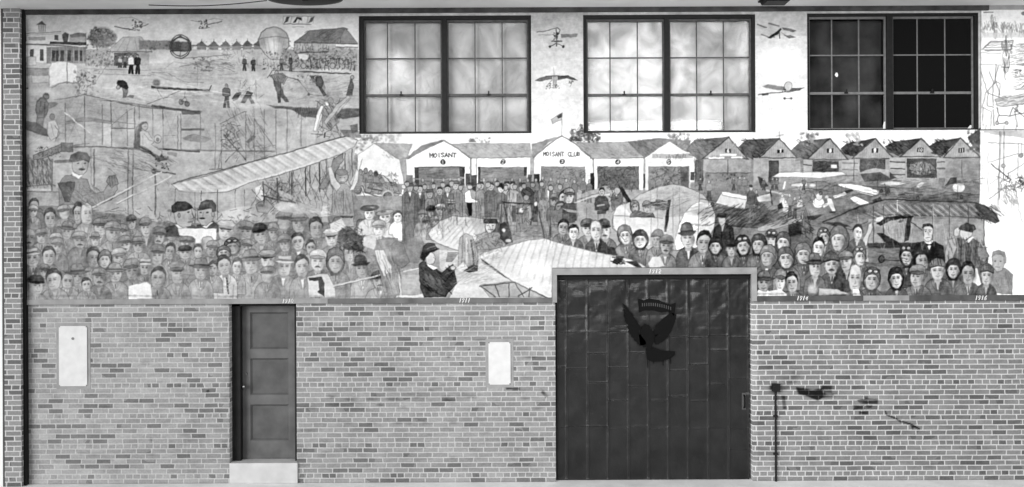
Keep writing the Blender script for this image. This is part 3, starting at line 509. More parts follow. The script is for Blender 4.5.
# hangar 5
poly([(628, 142), (660, 138.5), (690, 141), (688, 152), (655, 155), (644, 157.5)], .47, edge=.33); scrib((635, 140, 662, 156), .34, 70, 6, 114, .6, .5, .5, .4); blot((668, 134, 688, 150), .5, 60, 2.2, 115, .6); scrib((668, 134, 688, 150), .35, 50, 3, 116)
poly([(645, 158), (656, 150), (669, 141.5), (680, 149), (697, 158), (698, 190), (645, 190)], .84); rc(652, 154, 692, 158.5, .58, .8); scrib((655, 155, 685, 158), .38, 26, 3, 117, .7, .6, 1.57, .2)
rc(648, 166.5, 689, 192, .48); scrib((650, 168, 686, 190), .26, 80, 6, 118, .7, .6); rc(680, 167, 688, 190, .28, .6); el(668.4, 162, 2.6, 2.8, .2); text('5', 667.4, 160.4, 2.1, 3.2, 1, .88, .7); rc(690, 172, 694, 180, .3)
# flag and mast
ln([(562, 118), (562, 137)], .45, .7); poly([(551.5, 119.5), (558, 115), (562.5, 113), (562, 120), (553, 124)], .62, edge=.4); poly([(556.5, 116.5), (562, 113), (562, 117.5), (558, 119)], .2)
# ======== dark hangars on the right ========
def dark_hangar(L, apx, R_, ev, tv, rl, num, back, dk):
    # back: roof polygon to the left
    poly(back, dk, 1, edge=dk-.12); xs = [p[0] for p in back]; ys = [p[1] for p in back]
    scrib((min(xs)+4, min(ys)+2, max(xs)-12, max(ys)-2), dk-.14, 60, 5, int(apx), .8, .6, .6, .4)
    poly([(L, ev), (apx, tv), (R_, ev), (R_, 188), (L, 188)], .60, 1); ln([(L-1.5, ev+1), (apx, tv), (R_+1.5, ev+1)], .22, 1.2, .9)
    for q in np.arange(L+2, R_-1, 2.2): 
        y = ev - (ev-tv)*max(0, 1-abs(q-apx)/((R_-L)/2)); ln([(q, y+1), (q, ev)], .48, .4, .6)
    ln([(L, ev+.8), (R_, ev+.8)], .25, 1.1, .85)
dark_hangar(703, 728, 746, 158, 137.5, 0, '6', [(686, 150), (694, 140.5), (728, 137), (712, 150), (699, 161), (692, 156)], .42)
rc(695, 160, 703, 186, .40); scrib((694, 160, 703, 186), .25, 20, 14, 120, .7, .6, 1.57, .1)
rc(706, 160, 750, 173, .56); ln([(727.5, 160), (727.5, 173)], .28, 1); rc(705, 173, 750, 190, .5); ln([(706, 173), (750, 173)], .28, .9); blot((706, 174, 748, 190), .3, 60, 1.6, 121, .7, .15); rc(719, 154, 736, 155.8, .92); rc(708, 157, 742, 158.8, .9, .9); rc(724, 157, 731, 158.6, .5)
rc(725, 149, 727, 152.8, .12); rc(728.6, 149, 730.4, 152.8, .12); text('6', 726.8, 149.3, 1.9, 3, 1, .92, .7)
dark_hangar(760, 779, 795, 157, 138.5, 0, '7', [(738, 147), (746, 140.5), (779, 138), (764, 151), (754, 160), (746, 156)], .30)
rc(753, 158, 767, 190, .60); rc(768, 160.5, 778, 184, .26); rc(778, 161, 800, 178, .62); rc(776.5, 149.5, 779, 152.8, .12); rc(780.5, 149.5, 783, 152.8, .12); text('7', 778.6, 149.4, 1.8, 3, 1, .92, .7); ln([(779, 132), (779, 140)], .3, .5); ln([(775, 136), (783, 135)], .4, .5)
dark_hangar(808, 829, 846, 159, 138.5, 0, '8', [(791, 150), (800, 141.5), (829, 138.5), (816, 150), (806, 160), (796, 156)], .36)
dark_hangar(853, 874, 892, 158, 139, 0, '9', [(840, 149), (846, 144), (873, 139), (864, 147), (853, 157), (844, 154)], .20)
dark_hangar(901, 920, 938, 156, 139, 0, '10', [(884, 147), (892, 142.5), (920, 139), (911, 148), (898, 156), (888, 152)], .28)
dark_hangar(944, 959, 978, 157, 138, 0, '11', [(928, 147), (936, 141.5), (959, 138), (950, 147), (941, 156), (933, 152)], .22)
for u, t_ in ((829.5, '8'), (874.3, '9')): rc(u-3, 148.5, u-1.2, 152.8, .12); rc(u+1.2, 148.5, u+3, 152.8, .12); text(t_, u-1, 149, 2, 3.2, 1, .95, .8)
for u, t_ in ((919.5, '10'), (960.5, '11')): rc(u-3, 148, u+3, 152.5, .15); text(t_, u-2, 148.7, 1.6, 3.2, .8, .9, .7)
# hangar interiors / doors right
rc(812, 161, 838, 176, .27); scrib((812, 161, 838, 176), .42, 40, 7, 122, .7, .5, 0, .4); rc(830, 164.5, 836, 168, .8); rc(803, 160, 811, 172, .64); ln([(803, 165), (811, 166)], .25, 1.1); rc(800, 172, 820, 182, .6, .7)
rc(841, 160, 858, 182, .62); [ln([(842, q), (857, q+.5)], .33, 1.0, .7) for q in (163, 169.5, 175.5)]; ln([(853.3, 158), (853.3, 181)], .25, .8)
rc(859, 159.5, 885, 172, .27); scrib((860, 160, 884, 171), .42, 30, 5, 123, .6, .5); poly([(861, 172), (872, 168), (888, 170), (888, 176), (868, 178)], .74, .8); poly([(860, 174), (880, 172), (892, 180), (864, 182)], .24, .7)
rc(889, 158, 904, 180, .66); [ln([(890, q), (904, q+.5)], .22, 1.2, .8) for q in (162, 168.5, 174.5)]; poly([(889, 172), (896, 178), (889, 180)], .3)
rc(906, 158.5, 936, 178, .25); el(921, 168.5, 13, 6.5, .5, .8, edge=.3); scrib((908, 162, 934, 176), .2, 50, 7, 124, .8, .6); blot((910, 163, 934, 174), .62, 20, 1.5, 125, .6)
rc(937, 158, 944, 178, .6); ln([(937, 162), (944, 162)], .25, 1.2); ln([(937, 168.5), (944, 168.5)], .25, 1.6)
rc(945, 159, 978, 178, .56); ln([(961, 160), (961, 178)], .35, .8)
for u, s_ in ((800, 126), (845, 127)): blot((u, 133, u+16, 146), .55, 36, 2.4, s_, .6, .1)
blot((806, 134, 818, 140), .45, 20, 2, 129, .6); blot((882, 140, 890, 144), .4, 10, 1.2, 130, .6); blot((732, 140, 738, 148), .45, 12, 1.2, 131, .6)
poly([(966, 138), (980, 128), (981, 154), (975, 152)], .30); blot((966, 130, 980, 152), .35, 40, 2, 132, .7)
# ======== right middle ground ========
rc(690, 182, 980, 244, .50, .85, soft=4); scrib((695, 184, 978, 240), .36, 320, 16, 133, .7, .45, -.08, .15); blot((760, 186, 975, 215), .6, 60, 4, 134, .35, .1)
poly([(700, 190), (716, 185), (744, 193), (748, 205), (720, 200), (700, 200)], .5, .8)
poly([(715, 203), (722, 191), (728, 193), (747, 199), (744, 209), (735, 208), (724, 205)], .84, edge=.35); poly([(721, 191.5), (728, 192), (747, 196), (746, 199.5), (722, 195)], .93, edge=.4)
poly([(704, 206), (740, 208), (775, 210), (800, 214), (790, 222), (755, 227), (715, 225)], .34, .9, soft=2); scrib((715, 207, 795, 224), .22, 110, 12, 135, .8, .5, -.5, .2); scrib((715, 210, 760, 224), .6, 30, 12, 136, .8, .5, -.6, .2)
poly([(756, 228), (775, 221), (795, 216), (810, 214), (808, 219), (785, 226), (770, 231), (757, 231)], .66, .85, edge=.3)
ln([(730, 226), (757, 228)], .2, 1.0)
man(708.5, 180, 200, 7, .55, .35); man(750.5, 185, 222, 9, .36, .42, .75, .2); man(756, 190, 218, 5, .3, .4)
for u in (739, 744): man(u, 177, 193, 6, .5, .42)
poly([(757, 176), (762, 178), (768, 186), (760, 188)], .25)
poly([(771, 177), (779, 172.5), (800, 172.5), (842, 172), (846, 175), (820, 178), (800, 177.5)], .90, edge=.4); rc(779, 178, 812, 190, .6, .6); ln([(784, 182), (783, 188)], .95, 1.6); ln([(766, 190), (790, 196)], .75, 1.5); poly([(756, 197), (770, 193), (772, 200), (758, 202)], .88, .9); ln([(770, 190), (772, 204)], .15, 1.4); poly([(757, 201), (764, 204), (770, 213), (760, 210)], .35, .9)
# white-suited group 780-800
rc(779, 196, 801, 216, .55, .8, soft=2)
for u, v, t_ in ((782, 194, .8), (789, 194, .55), (794, 197, .5), (799, 196, .8), (785, 200, .85)): man(u, v, v+22, 6, t_, .5 if t_ > .7 else .3, .8)
poly([(777, 205), (781, 202), (783, 208), (778, 210)], .15)
poly([(800, 234), (803, 214), (805, 208), (808, 218), (812, 236), (810, 250), (799, 252)], .42, edge=.2); scrib((800, 212, 810, 236), .2, 20, 8, 137, .8, .6, 1.57, .3); poly([(788, 225), (800, 222), (802, 234), (788, 238)], .14, .85, soft=2); poly([(788, 237), (797, 220), (800, 232), (800, 243)], .16, .8); poly([(806, 216), (824, 214), (815, 219), (808, 220)], .15, .8)
# planes right-middle
poly([(790, 184), (818, 181), (818, 184.5), (800, 187), (790, 187)], .82, .9, edge=.35); poly([(806, 182), (822, 181), (830, 184), (818, 190), (808, 188)], .5, edge=.25); el(812, 185, 3, 1.6, .8)
poly([(836, 183.5), (850, 184), (868, 187), (878, 190.5), (878.5, 194), (872, 196), (856, 192), (838, 186)], .95, edge=.35); poly([(848.5, 198.5), (854, 196), (862, 199), (871.5, 204), (868, 208), (862, 207), (852, 202)], .96, edge=.3); ln([(836, 186), (878, 196)], .3, .8); 
for q in (833, 837, 841, 845): ln([(q, 186), (q, 192)], .35, .5)
poly([(832, 196), (843, 192), (850, 190), (852, 191), (846, 195), (834, 199)], .9, edge=.3); poly([(843, 191.5), (851, 189), (853, 191), (846, 194)], .2)
el(818, 202.5, 5.5, 5.2, .95); el(818.5, 196.5, 3.2, 3.4, .85, edge=.5); poly([(826, 197), (831, 199), (834, 206), (835, 211), (831, 211), (828, 205), (823, 208), (822, 205), (827, 202)], .95, edge=.4); el(826, 197, 1.8, 1.4, .8); ln([(829, 212), (834, 212)], .15, 1.4)
poly([(806, 190), (822, 189), (828, 191), (812, 194)], .4); scrib((798, 188, 815, 204), .3, 30, 7, 138, .8, .5)
poly([(872, 200), (880, 197), (884, 203), (874, 206)], .2, .8, soft=2); el(892, 183.5, 12, 1.8, .86, .9); ln([(884, 184), (886, 196)], .2, 1.2); el(887, 191, 2.5, 3, .3); el(919, 185, 4.5, 1.7, .85, .8, rot=-.6); ln([(884, 187), (918, 189)], .32, 1); el(958, 188, 6, 4.2, .92, .9); poly([(944, 186), (950, 178), (956, 178), (956, 184)], .25); ln([(944, 188), (952, 183), (966, 182)], .3, .8); el(914, 189, 3.6, 3, .3, .6)
poly([(896, 206), (925, 203), (978, 204), (978, 196), (940, 194), (900, 197)], .42, .7); scrib((900, 194, 978, 204), .22, 50, 12, 139, .9, .5, -.05, .1); ln([(900, 205), (945, 203), (978, 204)], .2, 1)
# ======== far-right sketch (unpainted boards) ========
rc(980.5, 0, 1046, 300, .96); rc(979, 131, 981, 215, .88); rc(1000, 205, 1046, 300, 1.0)
ln([(980, 131), (1046, 131)], .6, .8); ln([(981.5, 133), (981.5, 200)], .75, .6)
poly([(983, 133), (1001, 136), (1024, 139), (1046, 141), (1046, 132), (983, 131)], .74, .9)
ln([(987, 146), (987, 196)], .62, .7); ln([(987, 143), (1024, 144.5), (1046, 145)], .55, .9); 
for u, b in ((999, 200), (1003, 178), (1017, 176), (1020, 158)): ln([(u, 132 if u < 1005 else 144), (u-(1 if u<1002 else 0), b)], .45, 1.0 if u < 1005 else .6, .8)
ln([(1000, 133), (998, 180), (997, 205)], .55, 2, .5); el(1002.5, 166, 1.8, 1.8, .7, edge=.4); el(1020, 156, 2.2, 2.2, .6, edge=.35); ln([(988, 162), (1018, 154), (1046, 150)], .5, .7); ln([(1007, 174), (1046, 150)], .5, .7); ln([(990, 164), (1008, 178)], .3, 1.2); ln([(989, 184), (1000, 177)], .6, .6); ln([(988, 199), (1004, 188)], .5, .7)
scrib((998, 176, 1026, 190), .4, 70, 7, 140, .7, .7); scrib((1002, 188, 1016, 204), .45, 40, 8, 141, .6, .6, 1.1, .5); blot((1017, 178, 1026, 186), .3, 12, 1.6, 142, .7); ln([(1014, 188), (1018, 210), (1021, 222)], .6, .8); ln([(1010, 190), (1010, 226)], .7, .6); scrib((996, 200, 1024, 215), .78, 30, 9, 143, .5, .5, 1.3, .4)
rc(1017, 258, 1024, 265, .9, .6)
# upper sketch
ln([(983, 13), (992, 12.5)], .5, 1.0); scrib((980, 24, 1024, 36), .5, 120, 7, 144, .6, .6, 1.5, .5); scrib((990, 17, 996, 30), .45, 20, 8, 145, .6, .6, 1.4, .4); el(1023, 14, 3, 2, .6); rc(980, 33, 1022, 38, .84, .7)
ln([(981, 50), (990, 42), (1012, 41), (1010, 50), (984, 51)], .35, .8)
for i in range(4): ln([(988-i*2, 43.5+i*2.2), (1011, 42.5+i*2.3)], .45, .6)
ln([(980, 53), (1000, 53.5)], .5, .6); ln([(979, 64.5), (1002, 65)], .5, .6); ln([(1005, 36), (1005, 56)], .35, 1.0); blot((1003, 42, 1011, 54), .42, 30, 1.2, 146, .6); scrib((1001, 44, 1008, 72), .4, 30, 10, 147, .7, .6, 1.57, .3); ln([(1008, 56), (1008, 68), (1000, 67)], .35, .9)
scrib((1011, 44, 1030, 66), .48, 70, 9, 148, .6, .6, -.1, .3); scrib((1012, 70, 1030, 90), .45, 50, 9, 149, .6, .6, -.1, .4); blot((1013, 70, 1020, 76), .4, 12, 1.2, 150, .6)
for p in (((980, 72), (986, 92), (995, 82)), ((988, 72), (993, 84), (997, 66)), ((985, 92), (981, 108)), ((987, 92), (986, 106), (993, 108)), ((995, 82), (999, 84), (998, 98)), ((982, 108), (990, 112), (990, 126)), ((982, 108), (982, 126)), ((986, 93), (1000, 98)), ((995, 64), (994, 80), (999, 95)), ((1003, 60), (1004, 80)), ((992, 84), (992, 106))): ln(p, .42, .8, .75)
poly([(994, 100), (1000, 99), (1024, 94), (1046, 90), (1046, 104), (1024, 104), (1004, 107), (996, 106)], .78, .8, edge=.35); scrib((994, 96, 1026, 106), .5, 40, 10, 151, .6, .6, -.2, .15)
for p in (((996, 108), (998, 116), (1008, 116), (1012, 108)), ((1008, 116), (1024, 113)), ((997, 116), (996, 124), (1006, 123)), ((1014, 112), (1016, 127)), ((1012, 108), (1024, 118)), ((992, 110), (993, 126))): ln(p, .35, 1.0, .75)
blot((1013, 106, 1018, 114), .35, 12, 1.4, 152, .7); el(996, 123.5, 1.5, 1.8, .7, edge=.35); el(1005.5, 123, 1.5, 1.8, .7, edge=.35)
for u, b in ((985, 130), (990, 130), (1003, 131), (1015, 131)): ln([(u, 126), (u, b)], .5, .6)
# ======== centre: standing men, v 170-245 ========
rc(405, 186, 560, 245, .58, .85, soft=3); scrib((405, 186, 555, 245), .40, 260, 8, 160, .7, .5, 1.4, .5)
def man2(u, v, hgt, w, top, headg=.7, hat='hair', ws=False):   # mid-size standing man with head
    poly([(u-w*.5, v+hgt), (u-w*.5, v+11), (u-w*.25, v+8), (u+w*.25, v+8), (u+w*.5, v+11), (u+w*.5, v+hgt)], top, .95, edge=.25, ew=.5)
    for q in (-.3, .3): ln([(u+w*q, v+12), (u+w*q, v+hgt)], top-.15, .6, .6)
    el(u, v+4.2, 2.9, 4, headg, 1, edge=.3, ew=.4)
    for s in (-1, 1): el(u+s*1.1, v+4, .7, .5, .2, .8, soft=.8)
    ln([(u-.9, v+6.2), (u+.9, v+6.2)], .3, .5, .7)
    if hat == 'hair': poly([(u-2.9, v+3), (u-2.2, v), (u+2, v-.3), (u+3, v+3), (u, v+1.8)], .22)
    else: poly([(u-3.6, v+2.6), (u-2.8, v-.6), (u+2.8, v-.8), (u+3.6, v+2.4)], .36, edge=.2)
    if ws: poly([(u-1.3, v+8.3), (u+1.3, v+8.3), (u+.2, v+14)], .92)
for u in (414, 423, 433, 444, 451, 459, 484, 495, 512, 520, 528): man(u, 178, 206, 7, .5, .45, .68)
for a in ((410, 184, 62, 15, .42, .7, 'cap', True), (420, 185, 45, 9, .40, .72, 'hair', True), (430, 190, 36, 11, .52, .66, 'cap', False), (440, 187, 34, 10, .48, .66, 'hair', False), (448, 185, 36, 10, .42, .72, 'hair', True), (456, 182, 42, 13, .58, .72, 'cap', False), (481, 182, 40, 10, .56, .74, 'hair', False), (491, 183, 50, 13, .40, .68, 'hair', False), (507, 182, 50, 9, .68, .75, 'hair', False), (513, 182, 50, 12, .66, .78, 'hair', False), (522, 184, 50, 9, .5, .7, 'cap', False)): man2(*a)
poly([(465, 193), (470, 190), (472, 199), (478, 201), (478, 203), (465, 203)], .95, edge=.4); el(470, 186.5, 2.8, 3.8, .72, edge=.3); poly([(467, 184.5), (469, 182.5), (474, 183), (473, 186), (470, 184.5)], .2); poly([(466.5, 203), (472, 203), (471.5, 216), (468.5, 216)], .08); poly([(472, 187), (476, 186), (476, 192), (472, 190)], .18)
# officer with stick at 500, camera on tripod at 534
man2(501, 185, 50, 12, .42, .82, 'cap'); poly([(496.5, 188), (497, 184), (502, 183), (504, 186), (503, 190), (500, 187)], .15); poly([(499, 204), (504, 204), (509, 240), (498, 240)], .56, .9, edge=.2)
poly([(502, 202), (520, 203), (532, 203.5), (532, 204.8), (520, 204.4), (503, 203)], .12); ln([(498, 204), (493, 235)], .25, 1.2); ln([(504, 204), (512, 242)], .2, 1.3); ln([(502, 204), (498, 242)], .25, 1)
poly([(521, 193), (523, 188), (529, 187), (534, 192), (537, 200), (539, 222), (533, 222), (531, 206), (529, 198), (526, 195), (523, 198)], .28, edge=.15); scrib((523, 188, 538, 222), .14, 30, 6, 161, .8, .6); el(526, 198, 2.6, 3, .6, edge=.2); ln([(535, 205), (530, 228)], .18, 1.3); ln([(536, 205), (543, 232)], .2, 1.2); el(535.5, 204, 1.8, 2.5, .8, edge=.3)
poly([(519, 209), (522, 208), (524, 210), (522, 213), (518, 212)], .9, .9); ln([(517, 213.5), (523, 213.5)], .2, 1.4); rc(512, 206, 516, 222, .3, .8)
poly([(538, 203), (552, 200), (560, 240), (538, 240)], .58, .9, edge=.35)
# flyers' crowd behind wing left: heads 420-440
for a in ((424, 217, 8, 10, 'wool', 'l'), (432, 212, 8, 9, 'cap', 'k'), (440, 210, 8, 9, 'cap', 'l'), (451, 205, 8, 8, 'boat', ''), (428, 224, 8, 10, 'cap', ''), (434, 222, 7, 9, 'cap', '')): head(*a)
# wing 1
poly([(428, 234), (431, 229), (440, 221), (452, 216.5), (470, 217), (484, 219), (486, 232), (484, 246), (472, 252), (456, 250), (440, 244), (432, 240)], .80, edge=.35, ew=.9)
for i in range(9): ln([(431+i*5, 238+i*1.2), (452+i*4.2, 219+i*.5)], .66, 1.3, .6)
el(438, 234, 9, 6, .92, .7, soft=.9); poly([(470, 218), (486, 220), (486, 240), (476, 236)], .62, .6, soft=3)
rc(484, 218, 500, 222, .62); ln([(484, 219), (500, 219)], .3, .8)
# pilot
poly([(474, 246), (477, 236), (484, 232), (498, 232), (504, 240), (506, 248), (478, 250)], .58, .95, edge=.3); scrib((476, 234, 504, 248), .36, 30, 7, 163, .7, .6); poly([(484.5, 222), (495.5, 222), (495, 228), (491, 233), (488, 233), (485, 228)], .80, edge=.25); poly([(483, 222.5), (484, 219), (496, 219), (497.5, 222.5), (494, 223.5), (486, 223.5)], .22, edge=.12); ln([(483.5, 218), (497, 218)], .6, .8)
for q in (487.5, 492.5): el(q, 225.5, 1.1, .6, .2, .9, soft=.7)
ln([(488, 229.5), (492.5, 229.5)], .3, .7); poly([(500, 224), (505, 222), (510, 230), (512, 241), (506, 244), (500, 238)], .26, edge=.12); el(503.7, 230, 1.6, 2, .9); el(508, 240.5, 3, 1.8, .7)
poly([(510, 225), (540, 226), (553, 232), (552, 238), (530, 236), (512, 240)], .56, .9, edge=.4); scrib((510, 226, 545, 238), .42, 50, 8, 164, .6, .5, -.4, .3)
# men with light uniforms 540-560
poly([(537, 204), (540, 198), (548, 198), (551, 206), (551, 222), (548, 240), (544, 240), (541, 222)], .58, edge=.22); ln([(539, 212), (545, 240)], .2, 1); ln([(551, 210), (550, 238)], .2, 1); ln([(549, 188), (550, 200)], .93, 3.4, .95); ln([(543, 186), (545, 198)], .25, 1.2)
for u, v in ((536, 178), (543, 176), (551, 178), (558, 180), (566, 179), (574, 180), (583, 178), (589, 180)): man(u, v, v+24, 7, .5, .4, .68)
# group 555-580
for a in ((554.5, 201, 7, 10, 'cap', ''), (562, 198, 7, 10, 'hair', 'R'), (568.5, 197, 8, 11, 'cap', 'l'), (560, 207, 8, 9, 'hair', 'd')): head(*a)
poly([(559, 210), (565, 203), (576, 204), (578, 214), (574, 222), (566, 223), (556, 222)], .32, .9, edge=.2); poly([(562, 208.5), (572, 210), (580, 211), (580, 213), (568, 212)], .66, .9); rc(552, 210, 562, 222, .48, .9)
poly([(577, 196), (590, 191), (606, 186), (612, 190), (600, 196), (582, 199)], .74, .7, soft=2); ln([(575, 203), (592, 197), (610, 194)], .85, 1.4, .7); ln([(577, 200), (605, 191)], .4, .6); rc(576, 203, 592, 245, .62, .7, soft=3)
ln([(586.5, 208), (586.5, 222)], .4, .6); ln([(592, 230), (595, 244)], .5, .6)
# seated mechanic 602, group with propeller
man2(601.5, 188, 22, 14, .28, .72, 'hair'); poly([(594, 204), (598, 198), (606, 198), (610, 206), (606, 211), (596, 210)], .30, edge=.15); ln([(597, 206), (604, 205)], .8, 1.4); rc(597, 211, 606, 214, .3); ln([(598, 214), (598, 222)], .4, .8); ln([(604, 214), (604, 222)], .4, .8)
poly([(611, 197), (614, 190), (620, 188), (623, 196), (622, 210), (612, 210)], .4, .9, edge=.2); poly([(612, 192), (617, 188), (617, 196)], .9); scrib((610, 188, 626, 212), .25, 40, 6, 165, .8, .6); el(617, 191, 3, 3.4, .66, edge=.3)
# ======== white fuselage plane ========
poly([(626, 203), (640, 194), (660, 186.5), (672, 184), (686, 187), (702, 194), (711, 204), (715, 216), (713, 230), (706, 243), (690, 250), (640, 250), (625, 240), (613, 226), (613, 214), (618, 206)], .72, edge=.38, ew=.8)
poly([(613.5, 216), (616, 208), (622, 204.5), (626, 209), (632, 216), (660, 217), (700, 216), (702, 236), (640, 246), (622, 238), (614, 228)], .84, .95); ln([(614, 215.5), (632, 216.5), (662, 218)], .4, .7); el(624, 226, 8, 10, .93, .7, soft=.9)
for q in (625, 650.5, 657, 672.5, 679): ln([(q, 188 if q > 640 else 204), (q, 246)], .5, .6, .75)
for i in range(22): ln([(640+i*3, 196-i*.3), (672+i*1.4, 185.5+i*.7)], .62, .5, .5)
poly([(674, 243), (678, 226), (684, 213), (692, 205), (700, 201.5), (710, 204), (714.5, 215), (713, 229), (707, 240), (697, 247), (676, 250)], .97, edge=.5); poly([(699, 202), (710, 203), (714.5, 216), (713, 229), (707, 240), (699, 244)], .84, .8); ln([(699, 190), (697.5, 246)], .4, .9)
scrib((690, 224, 708, 226), .5, 18, 3, 166, .9, .6, 0, .4); scrib((702, 215, 712, 217), .6, 8, 3, 167, .8, .6, 0, .3); scrib((693, 228, 700, 234), .6, 8, 3, 168, .7, .5, 0, .4)
poly([(667.5, 200), (670.5, 200), (668, 218), (666, 232), (663.5, 232), (665, 216)], .22); rc(654, 203, 668, 210, .33, .7)
poly([(618, 185), (622, 187), (629.5, 199), (631, 202), (627, 202), (622, 194)], .12)
ln([(606, 180), (614, 178), (620, 186)], .3, 1.0); blot((606, 176, 632, 188), .3, 50, 1.5, 169, .6)
head(635, 207, 6.5, 9, 'helm', 'n', .7); head(647, 208, 7, 9, 'cap', 'n', .8); poly([(630, 214), (634, 211), (640, 211), (646, 213), (652, 213), (654, 217), (630, 217)], .36, .9, edge=.2); rc(650, 202, 660, 206, .28)
# ======== crowd centre-right ========
poly([(552, 245), (556, 238), (620, 246), (650, 236), (752, 226), (790, 226), (752, 268), (640, 268), (600, 256)], .45, .0)
CC = [(562,228,9,12,'hair','k'),(573,233,9,12,'hair','l'),(588,229,11,13,'cap','kl'),(596,231,11,17,'bald','w'),(605,231,11,15,'cap','km'),(626,236,11,14,'helm','l'),(640,240,11,13,'helm','kl'),
 (656,240,10,13,'wool','L'),(665,246,11,14,'cap','wm'),(688,238,12,17,'bowl','w'),(702,243,13,17,'hair','kw'),(712,238,0,0,'',''),(715,247,10,12,'helm','k'),(731,249,9,13,'cap','k'),(743,246,11,14,'helm','gmk')]
# standing captain
poly([(712, 241), (714, 228), (719, 224), (726, 224), (732, 228), (734, 242), (732, 256), (714, 256)], .24, edge=.1); poly([(719.5, 224), (724, 224), (722, 232)], .7); poly([(717.5, 218), (724.5, 218), (724.5, 223), (721, 226.5), (718, 223)], .72, edge=.3); poly([(716, 217), (717, 213.5), (724, 212.5), (727, 215), (725, 218)], .15); ln([(714, 230), (712, 245)], .1, 1); ln([(729, 232), (731, 246)], .1, 1.4)
for u in (719, 720.5): ln([(721, 232), (721, 250)], .12, .6)
for c in sorted([c for c in CC if c[2]], key=lambda t: t[1]+t[3]*.5): head(*c[:6])
poly([(606, 246), (614, 248), (618, 258), (608, 256)], .18, .9)
# wing curve of left pilot plane under crowd
# wing 2 (huge)
W2 = [(478, 257), (484, 252), (505, 246), (530, 240), (545, 238.5), (560, 243), (590, 251), (610, 255), (632, 260), (645, 266), (650, 272), (552, 272), (552, 298), (548, 298), (530, 290), (512, 281), (495, 270)]
poly(W2, .82, edge=.4, ew=.9)
rr = np.random.RandomState(5)
for i in range(26):
    t = i/25; x0 = 482+t*108; y0 = 257 - t*16 if t < .5 else 249 + (t-.5)*10
    ln([(x0+14, y0-10+t*4), (x0-2 + t*4, y0+10), (x0-16+t*18, y0+30)], .68, 1.2, .35) if 0 else None
for i in range(19):
    x0 = 494 + i*6.6; t0 = 244 - (x0-494)*.10 if x0 < 545 else 239 + (x0-545)*.26
    bx, by = (x0 - 12 + i*.9, 262 + i*2.4)
    if by > 271 and bx > 550: by = 271
    ln([(x0+4, t0), ((x0+bx)/2+1.5, (t0+by)/2), (bx, min(by, 296))], .60 + rr.uniform(-.05, .05), 1.3, .5, soft=2.5)
el(535, 268, 26, 14, .92, .8, soft=.9); el(500, 258, 16, 6, .74, .5, soft=.9); el(600, 264, 30, 6, .88, .6, soft=.9)
ln([(478, 257), (512, 281), (548, 298)], .3, 1.3, .85)
poly([(612, 262), (618, 256), (624, 257), (622, 262), (616, 265)], .3); scrib((612, 256, 624, 265), .12, 24, 5, 173, .9, .7, .3, .2); poly([(625, 262), (636, 261), (642, 268), (636, 267)], .25)
poly([(648, 264), (652, 257), (660, 256), (664, 266), (650, 268)], .88, .8); el(640, 226, 0.1, 0.1, .5)
# undersides and braces below wing 2
poly([(457, 283), (470, 275), (480, 262), (512, 281), (545, 298), (450, 298)], .80, 1); poly([(480, 285), (512, 281), (545, 297), (490, 297)], .62, .9, edge=.35)
for a, b in (((481, 286), (496, 297)), ((495, 284), (500, 297)), ((509, 284), (509, 297)), ((515, 283), (524, 297)), ((518, 296), (532, 288)), ((530, 288), (529, 297)), ((480, 286), (515, 282))): ln([a, b], .22, 1.1, .8)
poly([(440, 250), (478, 252), (482, 262), (474, 274), (457, 282), (440, 268)], .78, .9); ln([(470, 262), (500, 250)], .9, 1.4, .8); scrib((460, 262, 500, 284), .6, 50, 9, 170, .5, .5, -.3, .3); scrib((478, 250, 500, 258), .5, 30, 5, 171, .6, .5)
poly([(448, 252), (460, 252), (452, 262), (446, 262)], .4, .7)
# standing light figure & shoe
poly([(460, 238), (466, 233), (472, 236), (478, 250), (478, 268), (470, 270), (458, 266), (459, 250)], .62, edge=.35); ln([(463, 236), (462, 266)], .4, 1); ln([(471, 240), (474, 266)], .25, 1.6); ln([(467, 238), (467, 264)], .82, 1.6); poly([(462, 269), (472, 265), (478, 266), (478, 271), (470, 273), (463, 271)], .24); poly([(456, 268), (464, 262), (468, 268), (462, 272)], .88, .9)
# bowler man
poly([(419.5, 264), (424, 261), (432, 265), (442, 273), (450, 266), (453, 264.5), (455, 272), (457, 283), (448, 293), (446, 297), (424, 297), (421, 288), (419.5, 276)], .26, edge=.1, ew=.9); poly([(424, 271), (430, 274), (440, 280), (444, 286), (436, 290), (426, 284)], .38, .8, soft=2); ln([(422, 285), (434, 292), (444, 296)], .12, 1.0); ln([(426, 265), (446, 281), (453, 272)], .12, 1.0)
poly([(427, 262), (434, 266), (438, 268), (434, 270), (428, 266)], .9); poly([(426, 256), (430, 252), (434, 253), (436, 258), (434.5, 263), (430, 264.5), (427, 262)], .78, edge=.3); ln([(434, 257), (435.5, 259)], .3, .6)
poly([(420, 254), (422, 247), (428, 243), (435, 244), (438, 249), (430, 253), (426, 257), (425, 261), (421, 259)], .17, edge=.08); el(428, 248, 4, 2.5, .36, .6, soft=.8); ln([(419, 255), (430, 252), (439, 249)], .1, 1.4); el(453, 268, 3, 2, .8, edge=.35)
rc(404, 262, 420, 268, .5, .4); el(413, 252, 8, 9, .55, .6, soft=.5); ln([(404, 245), (425, 262)], .4, 1)
poly([(399, 243), (420, 235), (424, 243), (419, 262), (400, 262)], .50, .8, edge=.4)
